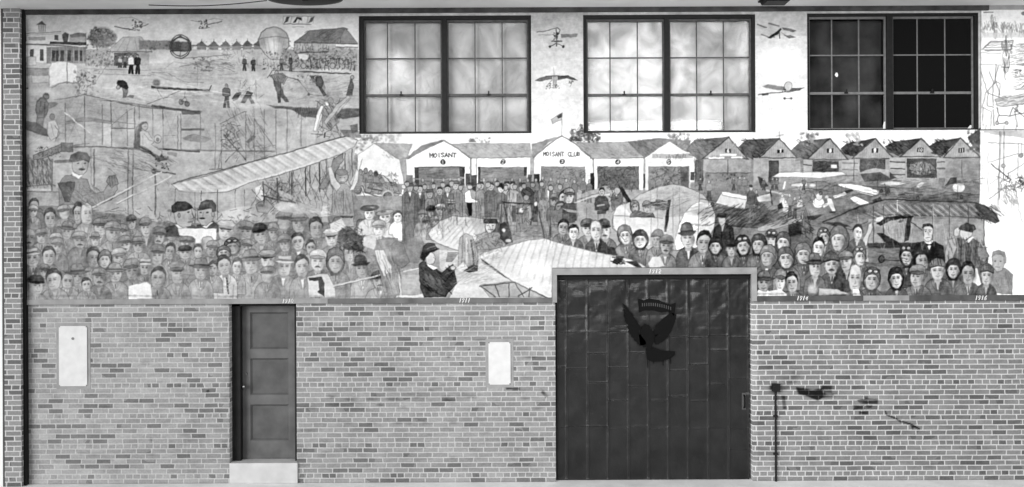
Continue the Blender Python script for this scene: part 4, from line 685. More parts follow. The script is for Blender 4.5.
# big car 352-405
rc(352, 178, 404, 198, .6, .0); poly([(357, 176), (362, 171), (374, 173), (384, 176), (393, 182), (400, 186), (402, 192), (398, 196), (356, 192)], .58, .95, edge=.35); scrib((356, 174, 400, 194), .36, 90, 6, 172, .7, .6)
for u, v in ((361, 172), (366, 171), (371, 173), (376.5, 174)): el(u, v, 1.9, 2.6, .55 if u != 376.5 else .3, 1, edge=.3); poly([(u-3, v+10), (u-2.4, v+3), (u+2.4, v+3), (u+3, v+10)], .52, 1, edge=.35)
poly([(382, 176), (390, 176.5), (394, 183), (385, 182)], .88, .8, edge=.5)
for u, v in ((358, 190), (388, 196.5)): el(u, v, 5.2, 5.4, .5, 1, edge=.78, ew=1.2); el(u, v, 3.6, 3.8, .42, 1, edge=.3); [ln([(u-3*math.cos(k), v-3*math.sin(k)), (u+3*math.cos(k), v+3*math.sin(k))], .6, .4) for k in (0, .8, 1.57, 2.4)]
ln([(352, 186), (357, 184), (363, 186), (366, 193), (382, 197)], .3, 1.1); ln([(394, 193), (402, 194)], .35, 1)
rc(398, 184, 406, 190, .55, .8); el(403.5, 187, 2.3, 2.3, .8, edge=.4); rc(352, 196, 400, 203, .62, .8)
# ======== crowd right ========
poly([(757, 240), (800, 236), (850, 250), (905, 262), (980, 262), (984, 296), (757, 296)], .36, .85, soft=5)
CRt = [(757,245,11,14,'helm','kL'),(770,240,10,13,'cap','g'),(782,243,11,14,'helm','l'),(798,232,0,0,'',''),(766,257,12,15,'helm','wL'),(786,259,12,15,'helm','l'),(803,255,12,15,'helm','l'),(817,248,10,15,'hair','l'),(824,237,9,12,'helm','lg'),
 (837,240,13,18,'helm','lL'),(856,233,9,12,'hair','lR'),(763,283,12,14,'fed','w',.7,.92),(779,282,9,16,'cap','lw'),(792,283,11,15,'hair','lw'),(814,267,11,16,'fed','R'),(831,265,13,15,'wool','m'),(846,262,12,14,'cap','L'),
 (860,257,9,14,'helm','gR'),(854,278,12.5,22,'bald','lw'),(870,280,12,16,'helm','lg'),(896,279,11,15,'helm','kl'),(906,256,10,15,'helm','lgk'),(922,261,11,15,'hair','R'),(916,277,13,16,'cap','lL'),(937,271,13,15,'wool','l'),(952,270,11,14,'helm','kl'),(967,274,12,17,'hair','w'),(985,276,11,15,'wool','')]
# large grey biplane behind (820-998)
poly([(822, 222), (860, 207), (884, 200), (900, 200), (975, 203), (985, 207), (995, 214), (998, 221), (994, 223), (984, 219), (974, 218), (940, 216), (900, 215), (880, 215), (862, 224), (850, 230), (824, 223)], .47, edge=.2, ew=.9)
for i in range(34):
    x0 = 862 + i*4; ln([(x0, 205 if x0 > 880 else 212), (x0+13, 216 if x0 > 880 else 219)], .70 if i % 2 else .3, 1.0, .7)
for i in range(9): ln([(828+i*6, 224-i*2.2), (840+i*6, 226-i*1.6)], .34, .8, .6)
poly([(974, 202.5), (985, 207), (995, 214), (998, 220.5), (994, 223), (984, 219), (976, 210)], .25, .9); poly([(824, 222), (840, 222), (850, 227), (838, 227)], .15, .8, soft=2)
rc(868, 219, 983, 245, .58, .95); poly([(983, 222), (983, 246), (868, 246), (868, 222)], .62, .5)
for u in (873, 883, 931.5, 948.5, 967.5, 983): ln([(u, 206), (u, 245)], .28, 1.0, .85)
ln([(932, 204), (932, 226)], .7, .8); ln([(857, 213), (857, 228)], .7, .8); ln([(897, 201), (897, 212)], .85, 1)
poly([(876, 223), (888, 217), (900, 215.5), (910, 216), (904, 218.5), (890, 220.5), (880, 226)], .15); poly([(906, 218), (911, 218), (908, 240), (903, 242)], .2); ln([(860, 227), (884, 218)], .4, 1.2)
poly([(876, 233), (882, 233), (897, 242), (905, 245), (890, 246), (884, 242)], .14); poly([(866, 243), (920, 242), (934, 245), (934, 256), (868, 250)], .18, .9, soft=2); rc(866, 248, 905, 268, .52, .9, soft=3); ln([(884, 245), (881, 258)], .5, 1); el(880.5, 259, 2.8, 3.4, .35, 1, edge=.1, ew=1.2); ln([(880, 260), (904, 261)], .2, 1.0); poly([(850, 262), (884, 250), (884, 290), (850, 290)], .56, .0)
poly([(862, 268), (900, 266), (905, 290), (862, 292)], .6, .8, soft=4)
# waving man arm
poly([(862, 240), (866, 232), (868, 224), (872, 222), (872, 228), (868, 238), (866, 246), (860, 248)], .78, edge=.3); el(879, 219, 4, 2, .85, rot=-.4); poly([(852, 246), (858, 243), (866, 246), (868, 262), (850, 262)], .78, .9, edge=.35)
# man in bow tie, man in cap
poly([(911, 256), (914, 246), (921, 241), (934, 241), (942, 246), (944, 262), (910, 264)], .15, edge=.08); poly([(924, 240), (932, 240), (928, 250)], .95); poly([(924.5, 242.5), (928, 244), (931.5, 242.5), (931.5, 246), (928, 244.8), (924.5, 246)], .08)
poly([(922, 226), (931.5, 226), (932, 234), (930, 240), (926, 241.5), (923, 238)], .84, edge=.25); poly([(921, 228), (922, 224), (928, 223), (932, 225), (932, 229), (929, 226.5), (924, 226.5)], .12)
for q in (924.6, 929): el(q, 231.5, 1.1, .6, .15, .9, soft=.7); ln([(q-1.2, 230), (q+1.2, 229.8)], .2, .6)
ln([(927, 232), (927.6, 235.5)], .4, .5); ln([(925.5, 237.5), (929, 237.3)], .3, .6)
poly([(944, 250), (950, 241), (958, 238), (968, 236), (978, 242), (986, 252), (987, 262), (980, 268), (944, 268)], .38, edge=.12); 
for i in range(9): ln([(950+i*3.6, 240), (948+i*3.8, 266)], .18 if i % 2 else .6, .9, .6)
poly([(944, 250), (948, 240), (954, 238), (956, 248), (950, 262), (944, 264)], .62, edge=.25); el(956, 232, 3, 5, .8, rot=.3, edge=.35); poly([(960, 230), (968, 229), (972, 231), (970, 236), (965, 240), (961, 239), (958, 234)], .82, edge=.25); poly([(958, 229), (960, 226), (966, 223), (973, 225), (975, 229), (971, 232), (964, 230.5)], .22, edge=.08); poly([(965, 241), (971, 236), (973, 237), (967, 243)], .93)
poly([(976, 247), (984, 247), (988, 256), (984, 262), (978, 260)], .52, edge=.2); scrib((976, 247, 987, 261), .3, 20, 4, 175, .6, .6)
poly([(968, 270), (976, 268), (980, 285), (972, 286)], .93, .9)
# man far right
poly([(986, 292), (990, 272), (994, 266), (1004, 268), (1012, 275), (1011, 294)], .55, edge=.35); poly([(991, 255), (1003, 254), (1004, 262), (1001, 270), (996, 272), (992, 267)], .68, edge=.35); poly([(990.5, 257), (992, 251.5), (998, 249.8), (1003.5, 252), (1005, 258), (1004.5, 263), (1003, 263), (1002.5, 257), (1000, 254), (994, 254)], .55, edge=.4)
for q in (994, 999.5): el(q, 261, 1.3, .7, .25, .85, soft=.7)
ln([(994, 267), (998.5, 267)], .35, .6); ln([(997, 262), (997, 265)], .45, .5); scrib((990, 274, 1010, 294), .42, 40, 9, 176, .6, .5, 1.4, .3)
for c in sorted([c for c in CRt if c[2]], key=lambda t: t[1]+t[3]*.5): head(*c)
poly([(766, 292), (780, 289), (786, 294), (786, 296), (756, 296), (758, 290)], .93, .9); poly([(818, 288), (836, 289), (850, 294), (818, 295)], .80, .9, edge=.35); el(812, 289, 6, 7, .8, .8, soft=.5)
poly([(852, 289), (858, 289), (860, 296), (852, 296)], .95)
# sky birds on the piers: 3 aeroplanes
# pier 1 top
ln([(537, 32.5), (546, 31.5), (553, 29), (558, 28.6), (560, 30.5), (558.5, 34)], .35, 1.0); ln([(538, 35), (553, 35)], .5, .7); poly([(560, 34.5), (578, 34), (577, 37.5), (561, 38)], .42, .85); blot((553, 33, 559, 42), .2, 22, 1.2, 180, .8); ln([(551.5, 41.5), (561.5, 41.5)], .15, 1.3); ln([(556, 30), (556.3, 46)], .2, 1.1); ln([(550, 46.5), (556, 43), (563, 47)], .3, .8); el(549.5, 47, 1.2, 1.2, .3); el(563, 47, 1.3, 1.3, .25)
# pier 1 middle
poly([(535, 81), (540, 77.5), (546, 76), (552, 76.5), (552, 79.5), (545, 80), (540, 82)], .42); poly([(557, 76), (568, 75.8), (573, 78), (578, 80.5), (572, 80), (566, 78.5), (560, 79.5), (557, 80)], .33); ln([(546, 76.3), (568, 76)], .2, 1); ln([(553.5, 68), (553.8, 76)], .5, .6); rc(553, 77, 556, 88, .62, .8, edge=.4); blot((546, 84, 559, 89), .36, 22, 1.1, 181, .8); ln([(552, 80), (546, 87)], .45, .6); ln([(557, 80), (562, 79)], .4, .6); blot((569, 81, 573, 84), .3, 8, .9, 182, .8); ln([(571, 84), (570, 87)], .5, .6)
# pier 2 top
ln([(757, 25), (766, 28)], .3, 1.3); ln([(768, 23.5), (778, 26)], .38, 1.6, .8); poly([(781, 27.5), (788, 28.5), (796, 31.5), (793, 32.5), (783, 30.5)], .30, .9); poly([(767, 38), (776, 32), (780, 28), (781, 30), (778, 34), (770, 38.5)], .14); ln([(761, 34.5), (769, 37.5), (774, 37.5)], .35, 1.2); poly([(783, 36), (790, 35), (795, 38), (788, 38.5)], .34, .9); ln([(779, 32), (779, 38.5)], .25, 1); ln([(781, 33), (786, 37)], .4, .7)
# pier 2 bottom
poly([(762, 86.5), (768, 84.5), (776, 85.5), (784, 87), (786, 91), (776, 90), (766, 88.5)], .46, .9, soft=2); poly([(791, 88), (798, 88.5), (804, 88), (799, 90.5), (792, 92), (788, 91)], .28); ln([(758, 94.8), (775, 93), (792, 91.5)], .28, 1.1); poly([(761, 94), (768, 93), (768, 95.5), (762, 96)], .25); el(787.5, 86.5, 3.8, 4.6, .74, 1, edge=.35); blot((781, 86, 785, 92), .2, 10, .9, 183, .8); ln([(783, 98.5), (792, 98.5)], .3, .7); el(784, 98.5, 1.3, 1.2, .3); el(791, 98.5, 1.3, 1.2, .3)

# ======== second pass: smoke, foliage, tackle and drapery ========
org()
def fold(x0, y0, x1, y1, g, n, L, seed, ang, a=.5, w=.8): scrib((x0, y0, x1, y1), g, n, L, seed, w, a, ang, .25)
# field behind the tents: soft bands
for a in ((160, 62, 26, 5, .88), (215, 72, 30, 5, .60), (120, 78, 30, 6, .80), (60, 95, 30, 8, .78), (196, 96, 40, 5, .62), (330, 108, 20, 4, .84), (140, 95, 30, 4, .80), (300, 88, 34, 6, .58), (200, 80, 26, 3, .54), (250, 100, 30, 4, .90)): el(*a[:4], a[4], .5, soft=.95)
fold(150, 60, 240, 100, .58, 50, 24, 500, .12, .35); fold(100, 86, 260, 104, .86, 40, 20, 501, .05, .4)
# tree left: leaf masses
blot((92, 28, 104, 40), .30, 40, 2.0, 502, .7); blot((100, 34, 118, 48), .52, 40, 2.0, 503, .6); blot((88, 36, 98, 46), .35, 30, 1.6, 504, .7); blot((96, 30, 112, 36), .62, 16, 1.4, 505, .6); blot((86, 50, 112, 66), .36, 50, 1.3, 506, .6, .2)
# dark shades under carts and beneath the balloon
blot((300, 58, 356, 70), .28, 60, 1.4, 507, .7, .1); blot((262, 60, 290, 70), .26, 30, 1.3, 508, .7, .1); fold(286, 44, 330, 50, .3, 20, 5, 509, 1.57, .4)
# frame biplane: wires and second wing shade
for p in (((67, 105), (85, 146)), ((85, 100), (67, 146)), ((112, 104), (128, 146)), ((164, 109), (178, 149)), ((178, 110), (164, 149)), ((24, 150), (66, 120)), ((201, 116), (216, 150)), ((255, 122), (246, 160)), ((288, 112), (302, 146)), ((302, 112), (288, 150))): ln(p, .5, .5, .45)
el(130, 143, 30, 4, .58, .4, soft=.95); el(230, 118, 26, 6, .60, .4, soft=.95); el(240, 156, 40, 4, .56, .5, soft=.95); el(195, 170, 26, 7, .82, .5, soft=.95); el(190, 120, 14, 8, .58, .4, soft=.95)
for x in (276, 290, 306): rc(x+1, 126, x+10, 148, .86, .35, soft=3)
fold(110, 150, 175, 172, .40, 60, 14, 510, .5, .35); fold(60, 104, 110, 145, .62, 40, 20, 511, .05, .35); fold(225, 105, 265, 150, .38, 50, 12, 512, 1.1, .4)
# lattice of struts right of the great wing
for x in range(252, 352, 9): ln([(x, 190 - (x-252)*.25), (x + 14, 206 - (x-252)*.1)], .30, .9, .5); ln([(x+12, 184 - (x-252)*.25), (x, 206 - (x-252)*.1)], .34, .8, .45)
poly([(274, 206), (284, 200), (298, 206), (318, 212), (300, 214), (282, 212)], .80, .7, soft=2); poly([(256, 205), (266, 199), (274, 206), (268, 214), (258, 212)], .58, .9, edge=.3); el(262, 206, 5, 2.4, .38, .7, soft=.7)
fold(288, 195, 340, 214, .60, 40, 12, 514, .4, .5)
rc(348, 160, 357, 200, .5, .35, soft=3); rc(322, 206, 328, 222, .86, .5, soft=2)
el(298, 212, 22, 6, .62, .6, soft=.9); el(300, 218, 16, 3, .48, .5, rot=-.1, soft=.8)
# crates and cloth at far left
for x in range(28, 52, 5): ln([(x, 160), (x+2, 184)], .32, 1.2, .6); el(x+2, 170, 1.6, 6, .74, .5, soft=.8)
fold(60, 186, 100, 206, .40, 40, 9, 515, .6, .5); fold(104, 210, 124, 222, .58, 16, 12, 516, .05, .5)
# motor car: body lines
ln([(364, 182), (384, 184)], .3, .9); ln([(368, 188), (382, 191)], .25, 1.4, .8); rc(369, 179, 373, 189, .38, .7); el(380, 186, 4, 3, .28, .7, soft=.7); ln([(384, 176), (392, 184)], .3, .8); rc(356, 178, 362, 188, .52, .6); ln([(366, 178), (366, 190)], .36, .8)
# ladies: dark foliage of hair and coats
scrib((340, 228, 364, 252), .14, 90, 5, 517, .9, .7); blot((340, 230, 364, 250), .32, 40, 2, 518, .6, .15)
fold(374, 240, 402, 296, .36, 50, 14, 519, 1.3, .5); fold(385, 250, 400, 290, .66, 20, 12, 520, 1.3, .5); fold(330, 218, 350, 232, .6, 14, 7, 521, .5, .5)
poly([(391, 246), (396, 240), (404, 244), (410, 262), (402, 268), (394, 262)], .46, .7, edge=.32)
# men standing before the hangars: coats
for x, y0, y1 in ((410, 194, 244), (420, 194, 228), (430, 200, 222), (440, 196, 220), (448, 195, 218), (456, 192, 222), (481, 192, 220), (491, 193, 232), (507, 192, 230), (513, 192, 230), (522, 194, 232)):
    fold(x-4, y0, x+4, y1, .28, 12, 10, int(x), 1.5, .45); ln([(x-5, y0), (x-5.5, y1)], .25, .7, .55)
for x in range(405, 560, 9): el(x + 2, 184 + (x % 5), 2.3, 2.9, .70, .8, edge=.3); poly([(x-.5, 182.5+(x % 5)), (x+2, 180.5+(x % 5)), (x+4.5, 182.5+(x % 5))], .28, .8)
fold(405, 205, 470, 235, .34, 50, 9, 522, 1.4, .4); fold(478, 205, 545, 222, .30, 50, 9, 523, 1.5, .45); blot((500, 206, 548, 224), .36, 40, 1.6, 524, .5, .2)
fold(538, 204, 552, 240, .38, 24, 14, 525, 1.5, .5); fold(552, 205, 578, 244, .48, 30, 10, 526, 1.5, .4)
# dark coat folds of the man with the bowler and the flyer
fold(422, 268, 452, 294, .12, 30, 9, 527, .9, .6); fold(424, 270, 444, 288, .46, 14, 7, 528, .8, .5); fold(476, 236, 504, 248, .34, 24, 8, 529, 1.0, .5); fold(462, 238, 478, 266, .36, 20, 12, 530, 1.5, .5)
fold(457, 255, 500, 284, .66, 40, 16, 531, -.25, .45); fold(440, 250, 480, 276, .62, 26, 16, 532, -.2, .4); el(470, 288, 18, 6, .9, .6, soft=.9)
fold(430, 222, 484, 248, .70, 36, 16, 533, -.5, .35); fold(512, 226, 552, 238, .40, 20, 14, 534, .1, .4)
# fuselage shading
fold(640, 190, 700, 214, .60, 70, 22, 535, -.35, .35); el(668, 232, 26, 10, .64, .5, soft=.95); el(645, 240, 20, 5, .58, .4, soft=.9); ln([(613, 216), (612, 228), (624, 240)], .35, .9)
fold(655, 200, 668, 210, .18, 12, 8, 536, 0, .6); el(641, 222, 10, 4, .96, .5, soft=.9)
# right: machines on the field
for a in ((705, 212, 30, 7, .30), (760, 222, 36, 5, .26), (855, 212, 26, 4, .30), (930, 199, 34, 4, .30), (815, 212, 20, 5, .66), (840, 205, 24, 5, .62), (880, 186, 20, 3, .62), (770, 198, 16, 4, .34)): el(*a[:4], a[4], .5, soft=.95)
for x0, x1, y in ((862, 892, 183), (700, 716, 196), (806, 826, 185), (904, 922, 190), (944, 970, 189)): ln([(x0, y+3), (x1, y+5)], .22, 1.0, .6); ln([((x0+x1)/2, y-3), ((x0+x1)/2, y+9)], .25, .6, .6); el((x0+x1)/2+4, y+8, 1.6, 1.8, .3, .8, edge=.15)
fold(700, 205, 800, 226, .18, 60, 12, 540, -.5, .5); fold(700, 208, 790, 224, .56, 24, 12, 541, -.5, .45); fold(880, 178, 978, 204, .28, 60, 18, 542, 0, .4); fold(780, 180, 880, 225, .32, 70, 14, 543, -.15, .35); fold(788, 222, 812, 240, .12, 20, 8, 544, .6, .6)
for u in (776, 772, 803, 700, 733, 763): man(u, 178, 190, 4.5, .4, .3, .7)
# grey biplane struts, engine and wheels
fold(870, 222, 980, 244, .70, 60, 20, 545, 1.5, .35); fold(866, 248, 904, 268, .36, 50, 16, 546, 0, .4); blot((896, 215, 910, 222), .3, 14, 1.6, 547, .6); ln([(884, 218), (912, 217)], .12, 1.6); ln([(910, 222), (921, 230)], .25, .9); fold(884, 224, 900, 240, .8, 10, 10, 548, 1.4, .5)
fold(976, 205, 996, 221, .12, 20, 10, 549, .7, .6); ln([(822, 222), (860, 206), (884, 199.5), (975, 202.5), (990, 209), (998, 221)], .16, 1.0, .8)
fold(946, 240, 984, 266, .14, 30, 12, 550, 1.4, .5); fold(912, 244, 942, 262, .08, 20, 10, 551, 1.3, .5)
# shadows at the feet of the crowd
for x in range(28, 400, 6): el(x, 296, 4, 1.6, .36 + (x % 7)*.02, .5, soft=.8)
for x in range(758, 984, 6): el(x, 294, 4, 1.6, .26 + (x % 7)*.02, .45, soft=.8)

# ======== third pass: light ground, seated flyers, bending man ========
for a in ((250, 106, 30, 3.5, .93), (275, 62, 20, 3, .8), (128, 90, 26, 7, .80), (165, 56, 14, 4, .86), (330, 70, 24, 2, .88), (345, 106, 12, 2.5, .9), (50, 92, 22, 6, .80), (215, 52, 30, 2, .84), (190, 76, 24, 3, .60), (206, 63, 14, 2, .5), (300, 104, 16, 2, .55), (322, 90, 20, 7, .60)): el(*a[:4], a[4], .55, soft=.95)
fold(196, 60, 236, 72, .42, 26, 12, 600, .12, .5); fold(150, 74, 240, 84, .56, 30, 22, 601, .1, .4); fold(286, 76, 356, 106, .52, 50, 16, 602, -.1, .4)
# bending man, legs and sack
poly([(123, 88), (128.5, 88), (129, 92), (127, 98), (124, 98), (124.5, 92)], .46, 1, edge=.3); poly([(117.5, 84), (119, 81), (124, 80.2), (128, 83), (129.5, 88), (128, 90), (124, 88.5), (120, 87)], .13, 1); el(119.5, 88, 1.8, 1.8, .6, 1, edge=.3); poly([(127, 98), (131, 95), (135, 96), (134, 98.5)], .5)
# spectators by the tent again, cart details
man(132, 55, 74, 6.5, .86, .15, .7, .3); man(138.5, 55, 74, 6.5, .2, .18, .7, .25)
for x in range(64, 100, 4): el(x+22, 60 + (x % 7), 1.4, 1.8, .3, .6, soft=.5)
for c_ in ((318, 60), (326, 62), (337, 60), (346, 61), (352, 63)): el(c_[0], c_[1]+4, 3, 3, .5, .0); ln([(c_[0]-3, c_[1]), (c_[0]+3, c_[1]-1)], .26, 1.1, .8); ln([(c_[0], c_[1]), (c_[0]-1, c_[1]+8)], .25, .8, .8); ln([(c_[0]+2, c_[1]), (c_[0]+3, c_[1]+8)], .25, .8, .8); el(c_[0]-3.5, c_[1]-1.5, 1.4, 1.2, .3, .9)
for c_ in (304, 333): el(c_, 66, 2.6, 2.8, .6, .9, edge=.25)
# seated pilot in light overalls
rc(137, 120, 164, 150, .74, .5, soft=3)
poly([(136, 150), (138, 132), (141, 124), (144, 122), (142.5, 130), (141, 150)], .38, .9, soft=1.8); el(145.5, 126.5, 3.3, 4, .66, 1, edge=.38); poly([(142.4, 125.5), (143, 122.5), (147, 121.8), (149, 124.5), (146, 124)], .4); ln([(145, 127), (147.5, 127)], .35, .6)
poly([(140.5, 132), (144, 130.5), (149, 132), (152, 137), (155, 141), (152, 144), (156, 147), (163, 152), (160, 157), (152, 152), (146, 147.5), (141, 146)], .74, 1, edge=.42); ln([(145, 134), (150, 140), (154, 141)], .45, .7); ln([(143, 136), (144, 145)], .55, .6); el(158.5, 139, 3.5, 4, .78, .9, edge=.4); el(158.5, 139.5, 1.4, 1.7, .58, edge=.4)
ln([(140, 147), (150, 151.5), (156, 157)], .28, 1.4); ln([(112, 128), (134, 129.5)], .4, .8)
# left pair with jackets
poly([(38, 103), (42, 99), (47, 99.5), (49.5, 104), (49, 111), (46, 118), (39, 118.5), (36.5, 111)], .50, .9, edge=.34); ln([(42, 102), (40, 116)], .38, .6); ln([(46, 103), (45.5, 117)], .36, .7); el(47.5, 96.5, 2.8, 2.8, .52, 1, edge=.34); poly([(45, 95.5), (46, 93.5), (49.5, 93.8), (50.5, 96)], .36)
poly([(49, 122), (56, 120.5), (60, 128), (58, 137), (52, 141), (48, 134)], .80, .9, edge=.48); ln([(52, 124), (55, 136)], .6, .6); ln([(56, 126), (61, 133), (57, 139)], .5, .9)
# pullers with ropes
for c_, l in ((275, 1), (314, -1), (351, 1)): el(c_+2, 73.5 if c_ < 300 else 78, 1.8, 2, .6, 1, edge=.28)
ln([(283, 76), (299, 81)], .32, .9); poly([(316, 78), (321, 77), (324, 82), (322, 88), (317, 86)], .32, .9, edge=.18); poly([(318, 86), (322, 87), (327, 95), (324, 97)], .28); poly([(270, 76), (278, 74), (286, 77), (283, 83), (275, 82)], .46, .9, edge=.28); fold(272, 76, 284, 96, .2, 14, 6, 603, 1.4, .5)
# propeller man: body between the blades
poly([(322, 107), (331, 105), (337, 110), (338, 122), (330, 131), (323, 128)], .58, .85, edge=.32); fold(322, 106, 338, 130, .28, 30, 8, 604, 1.0, .6); poly([(316, 132), (320, 118), (324, 106), (321, 105.5), (317, 116), (313.5, 131)], .90, 1, edge=.42); poly([(326, 125), (340, 108), (351, 98), (349, 96), (337, 105), (324, 122)], .72, 1, edge=.42)
# struts under the great wing, redrawn over the smudges, and the flyer waving beneath its tip
for x0, y0, y1 in ((292, 173, 202), (306, 168, 196), (320, 163, 192), (335, 158, 186), (264, 182, 204), (278, 178, 202)): ln([(x0, y0), (x0+.4, y1)], .24, 1.3, .75)
ln([(262, 196), (296, 203)], .24, 1.4, .7); ln([(264, 184), (294, 202)], .26, 1.2, .7); ln([(296, 186), (272, 204)], .3, 1.0, .6); poly([(280, 190), (294, 196), (292, 200), (280, 196)], .78, .6, soft=2)
poly([(334, 160), (343, 153.5), (344, 160), (337, 171), (324, 190), (319, 188), (331, 170)], .50, .9, edge=.3)
poly([(333, 190), (337, 184), (347, 184), (352, 190), (355, 216), (333, 216)], .64, .95, edge=.4); poly([(328, 168), (332, 167), (335, 178), (341, 186), (337, 192), (331, 184)], .80, 1, edge=.42); poly([(352, 186), (354, 178), (356.5, 169), (359, 171), (358, 181), (354, 190), (349, 191)], .84, 1, edge=.45)
el(342, 177, 6.2, 6.6, .60, 1, edge=.36, ew=.7); el(342, 172.5, 6, 3.2, .50, .9, edge=.36); el(342.5, 180.5, 3.4, 2.8, .74, .8, soft=.7)
for q in (340.5, 344.5): el(q, 178, 1.0, .6, .25, .8, soft=.7)
ln([(340.5, 182.3), (344, 182.2)], .35, .6); fold(334, 192, 354, 214, .46, 16, 12, 605, 1.5, .5); ln([(343.5, 190), (343.5, 214)], .36, .7)
# lift the low-contrast left crowd
def tone(u0, v0, u1, v1, k, feather=10):
    (a, b), (c, d) = T([(u0, v0), (u1, v1)]); yy = (np.arange(HH)+.5)[:, None]; xx = (np.arange(WW)+.5)[None, :]
    m = np.clip(np.minimum(xx-a, c-xx)/feather, 0, 1)*np.clip(np.minimum(yy-b, d-yy)/feather, 0, 1); C[:] = C*(1 + (k-1)*m)
tone(20, 92, 404, 230, .94); tone(20, 10, 80, 300, .97); tone(694, 168, 979, 300, .93); tone(400, 170, 700, 230, .94); tone(550, 225, 756, 272, .96)
(a0, b0), (a1, b1) = T([(24, 226), (398, 299)]); a0, b0, a1, b1 = int(a0), int(b0), int(a1), int(b1)
C[b0:b1, a0:a1] = .575 + (C[b0:b1, a0:a1] - .575)*.88
# ======== pencil grain and wear ========
def soften(A, n):
    for _ in range(n):
        A = (np.pad(A, ((1,1),(0,0)), 'edge')[:-2] + 2*A + np.pad(A, ((1,1),(0,0)), 'edge')[2:])/4
        A = (np.pad(A, ((0,0),(1,1)), 'edge')[:, :-2] + 2*A + np.pad(A, ((0,0),(1,1)), 'edge')[:, 2:])/4
    return A
wx = vnoise(HH, WW, 7, 210)*1.5 + vnoise(HH, WW, 40, 211)*1.6; wy = vnoise(HH, WW, 7, 212)*1.5 + vnoise(HH, WW, 40, 213)*1.6
yy, xx_ = np.mgrid[0:HH, 0:WW].astype(np.float32); sx = np.clip(xx_ + wx, 0, WW-2); sy = np.clip(yy + wy, 0, HH-2); xi = sx.astype(int); yi = sy.astype(int); ax = sx-xi; ay = sy-yi
C = (C[yi, xi]*(1-ax)+C[yi, xi+1]*ax)*(1-ay) + (C[yi+1, xi]*(1-ax)+C[yi+1, xi+1]*ax)*ay
smg = soften(C, 8); cov = np.clip(.1 + vnoise(HH, WW, 16, 214)*1.6, 0, .5); C = C*(1-cov*.45) + smg*cov*.45; C = C + (C - soften(C, 12))*.35      # rubbed charcoal
C += (vnoise(HH, WW, 9, 215)*.09 + vnoise(HH, WW, 22, 216, 40)*.09)*np.clip((1.02-C)*2.2, .1, 1)
gr = (vnoise(HH, WW, 2.2, 200)*.08 + vnoise(HH, WW, 5, 201)*.07 + vnoise(HH, WW, 14, 202)*.05 + vnoise(HH, WW, 60, 203)*.07)
gr += vnoise(HH, WW, 1.6, 204, 9)*.05
C += gr * (0.55 + 0.9*np.clip(1.0 - C, 0, 1))
C = np.clip(C, .04, .99)

def linarr(g): return np.where(g <= .04045, g/12.92, ((g+.055)/1.055)**2.4)
# mural board mesh: world-aligned grid, pigment sampled where each vertex stands
def photo_uv(x, z):
    c, s = math.cos(ROLL), math.sin(ROLL); zz = z - CZ
    return 512 + PXM*(x*c - zz*s), 243.5 - PXM*(x*s + zz*c)
def pigment_mesh(name, u0, u1, v0, v1, holes, y, depth, m, step=0.5, parent=None, **props):
    us = np.arange(u0, u1 + 1e-6, step); vs = np.arange(v0, v1 + 1e-6, step)
    UU, VV = np.meshgrid(us, vs); xs = (UU-512)/PXM; zs = CZ + (243.5-VV)/PXM
    pu, pv = photo_uv(xs, zs); fx = np.clip((pu-U0)*SC-.5, 0, WW-2); fy = np.clip((pv-V0)*SC-.5, 0, HH-2)
    xi = fx.astype(int); yi = fy.astype(int); ax = fx-xi; ay = fy-yi
    g = (C[yi, xi]*(1-ax)+C[yi, xi+1]*ax)*(1-ay) + (C[yi+1, xi]*(1-ax)+C[yi+1, xi+1]*ax)*ay
    nv, nu = UU.shape; keep = np.ones((nv-1, nu-1), bool)
    for (a, b, c_, d) in holes:
        cu = (us[:-1]+us[1:])/2; cv = (vs[:-1]+vs[1:])/2
        keep &= ~(((cv > c_) & (cv < d))[:, None] & ((cu > a) & (cu < b))[None, :])
    idx = np.arange(nv*nu).reshape(nv, nu)
    q = np.stack([idx[1:, :-1], idx[1:, 1:], idx[:-1, 1:], idx[:-1, :-1]], -1)[keep]
    co = np.stack([xs, np.full_like(xs, y), zs], -1).reshape(-1, 3)
    used = np.unique(q); remap = np.full(nv*nu, -1); remap[used] = np.arange(len(used)); q = remap[q]; co = co[used]; gv = linarr(np.clip(g, 0, 1)).reshape(-1)[used]
    # rim: extrude boundary back to the wall
    e = np.concatenate([q[:, [0,1]], q[:, [1,2]], q[:, [2,3]], q[:, [3,0]]]); key = np.sort(e, 1); k = key[:, 0].astype(np.int64)*10**8 + key[:, 1]
    _, inv, cnt = np.unique(k, return_inverse=True, return_counts=True); be = e[cnt[inv] == 1]
    bv = np.unique(be); nb = len(co); rm = {int(v): nb+i for i, v in enumerate(bv)}
    co2 = co[bv].copy(); co2[:, 1] += depth; co = np.concatenate([co, co2]); gv = np.concatenate([gv, gv[bv]])
    rim = np.array([[b_, a_, rm[int(a_)], rm[int(b_)]] for a_, b_ in be]); q = np.concatenate([q, rim])
    me = bpy.data.meshes.new(name); me.vertices.add(len(co)); me.vertices.foreach_set('co', co.astype(np.float32).ravel())
    me.loops.add(q.size); me.loops.foreach_set('vertex_index', q.astype(np.int32).ravel()); me.polygons.add(len(q)); me.polygons.foreach_set('loop_start', np.arange(0, q.size, 4, dtype=np.int32))
    me.update(calc_edges=True)
    at = me.color_attributes.new('pigment', 'FLOAT_COLOR', 'POINT'); cc = np.ones((len(co), 4), np.float32); cc[:, :3] = gv[:, None]; at.data.foreach_set('color', cc.ravel())
    return link(name, me, m, parent, **props)
pm = bpy.data.materials.new('mural_paint'); pm.use_nodes = True; nt = pm.node_tree; b = nt.nodes['Principled BSDF']
b.inputs['Roughness'].default_value = .9; b.inputs['Specular IOR Level'].default_value = .08
a_ = nt.nodes.new('ShaderNodeAttribute'); a_.attribute_name = 'pigment'
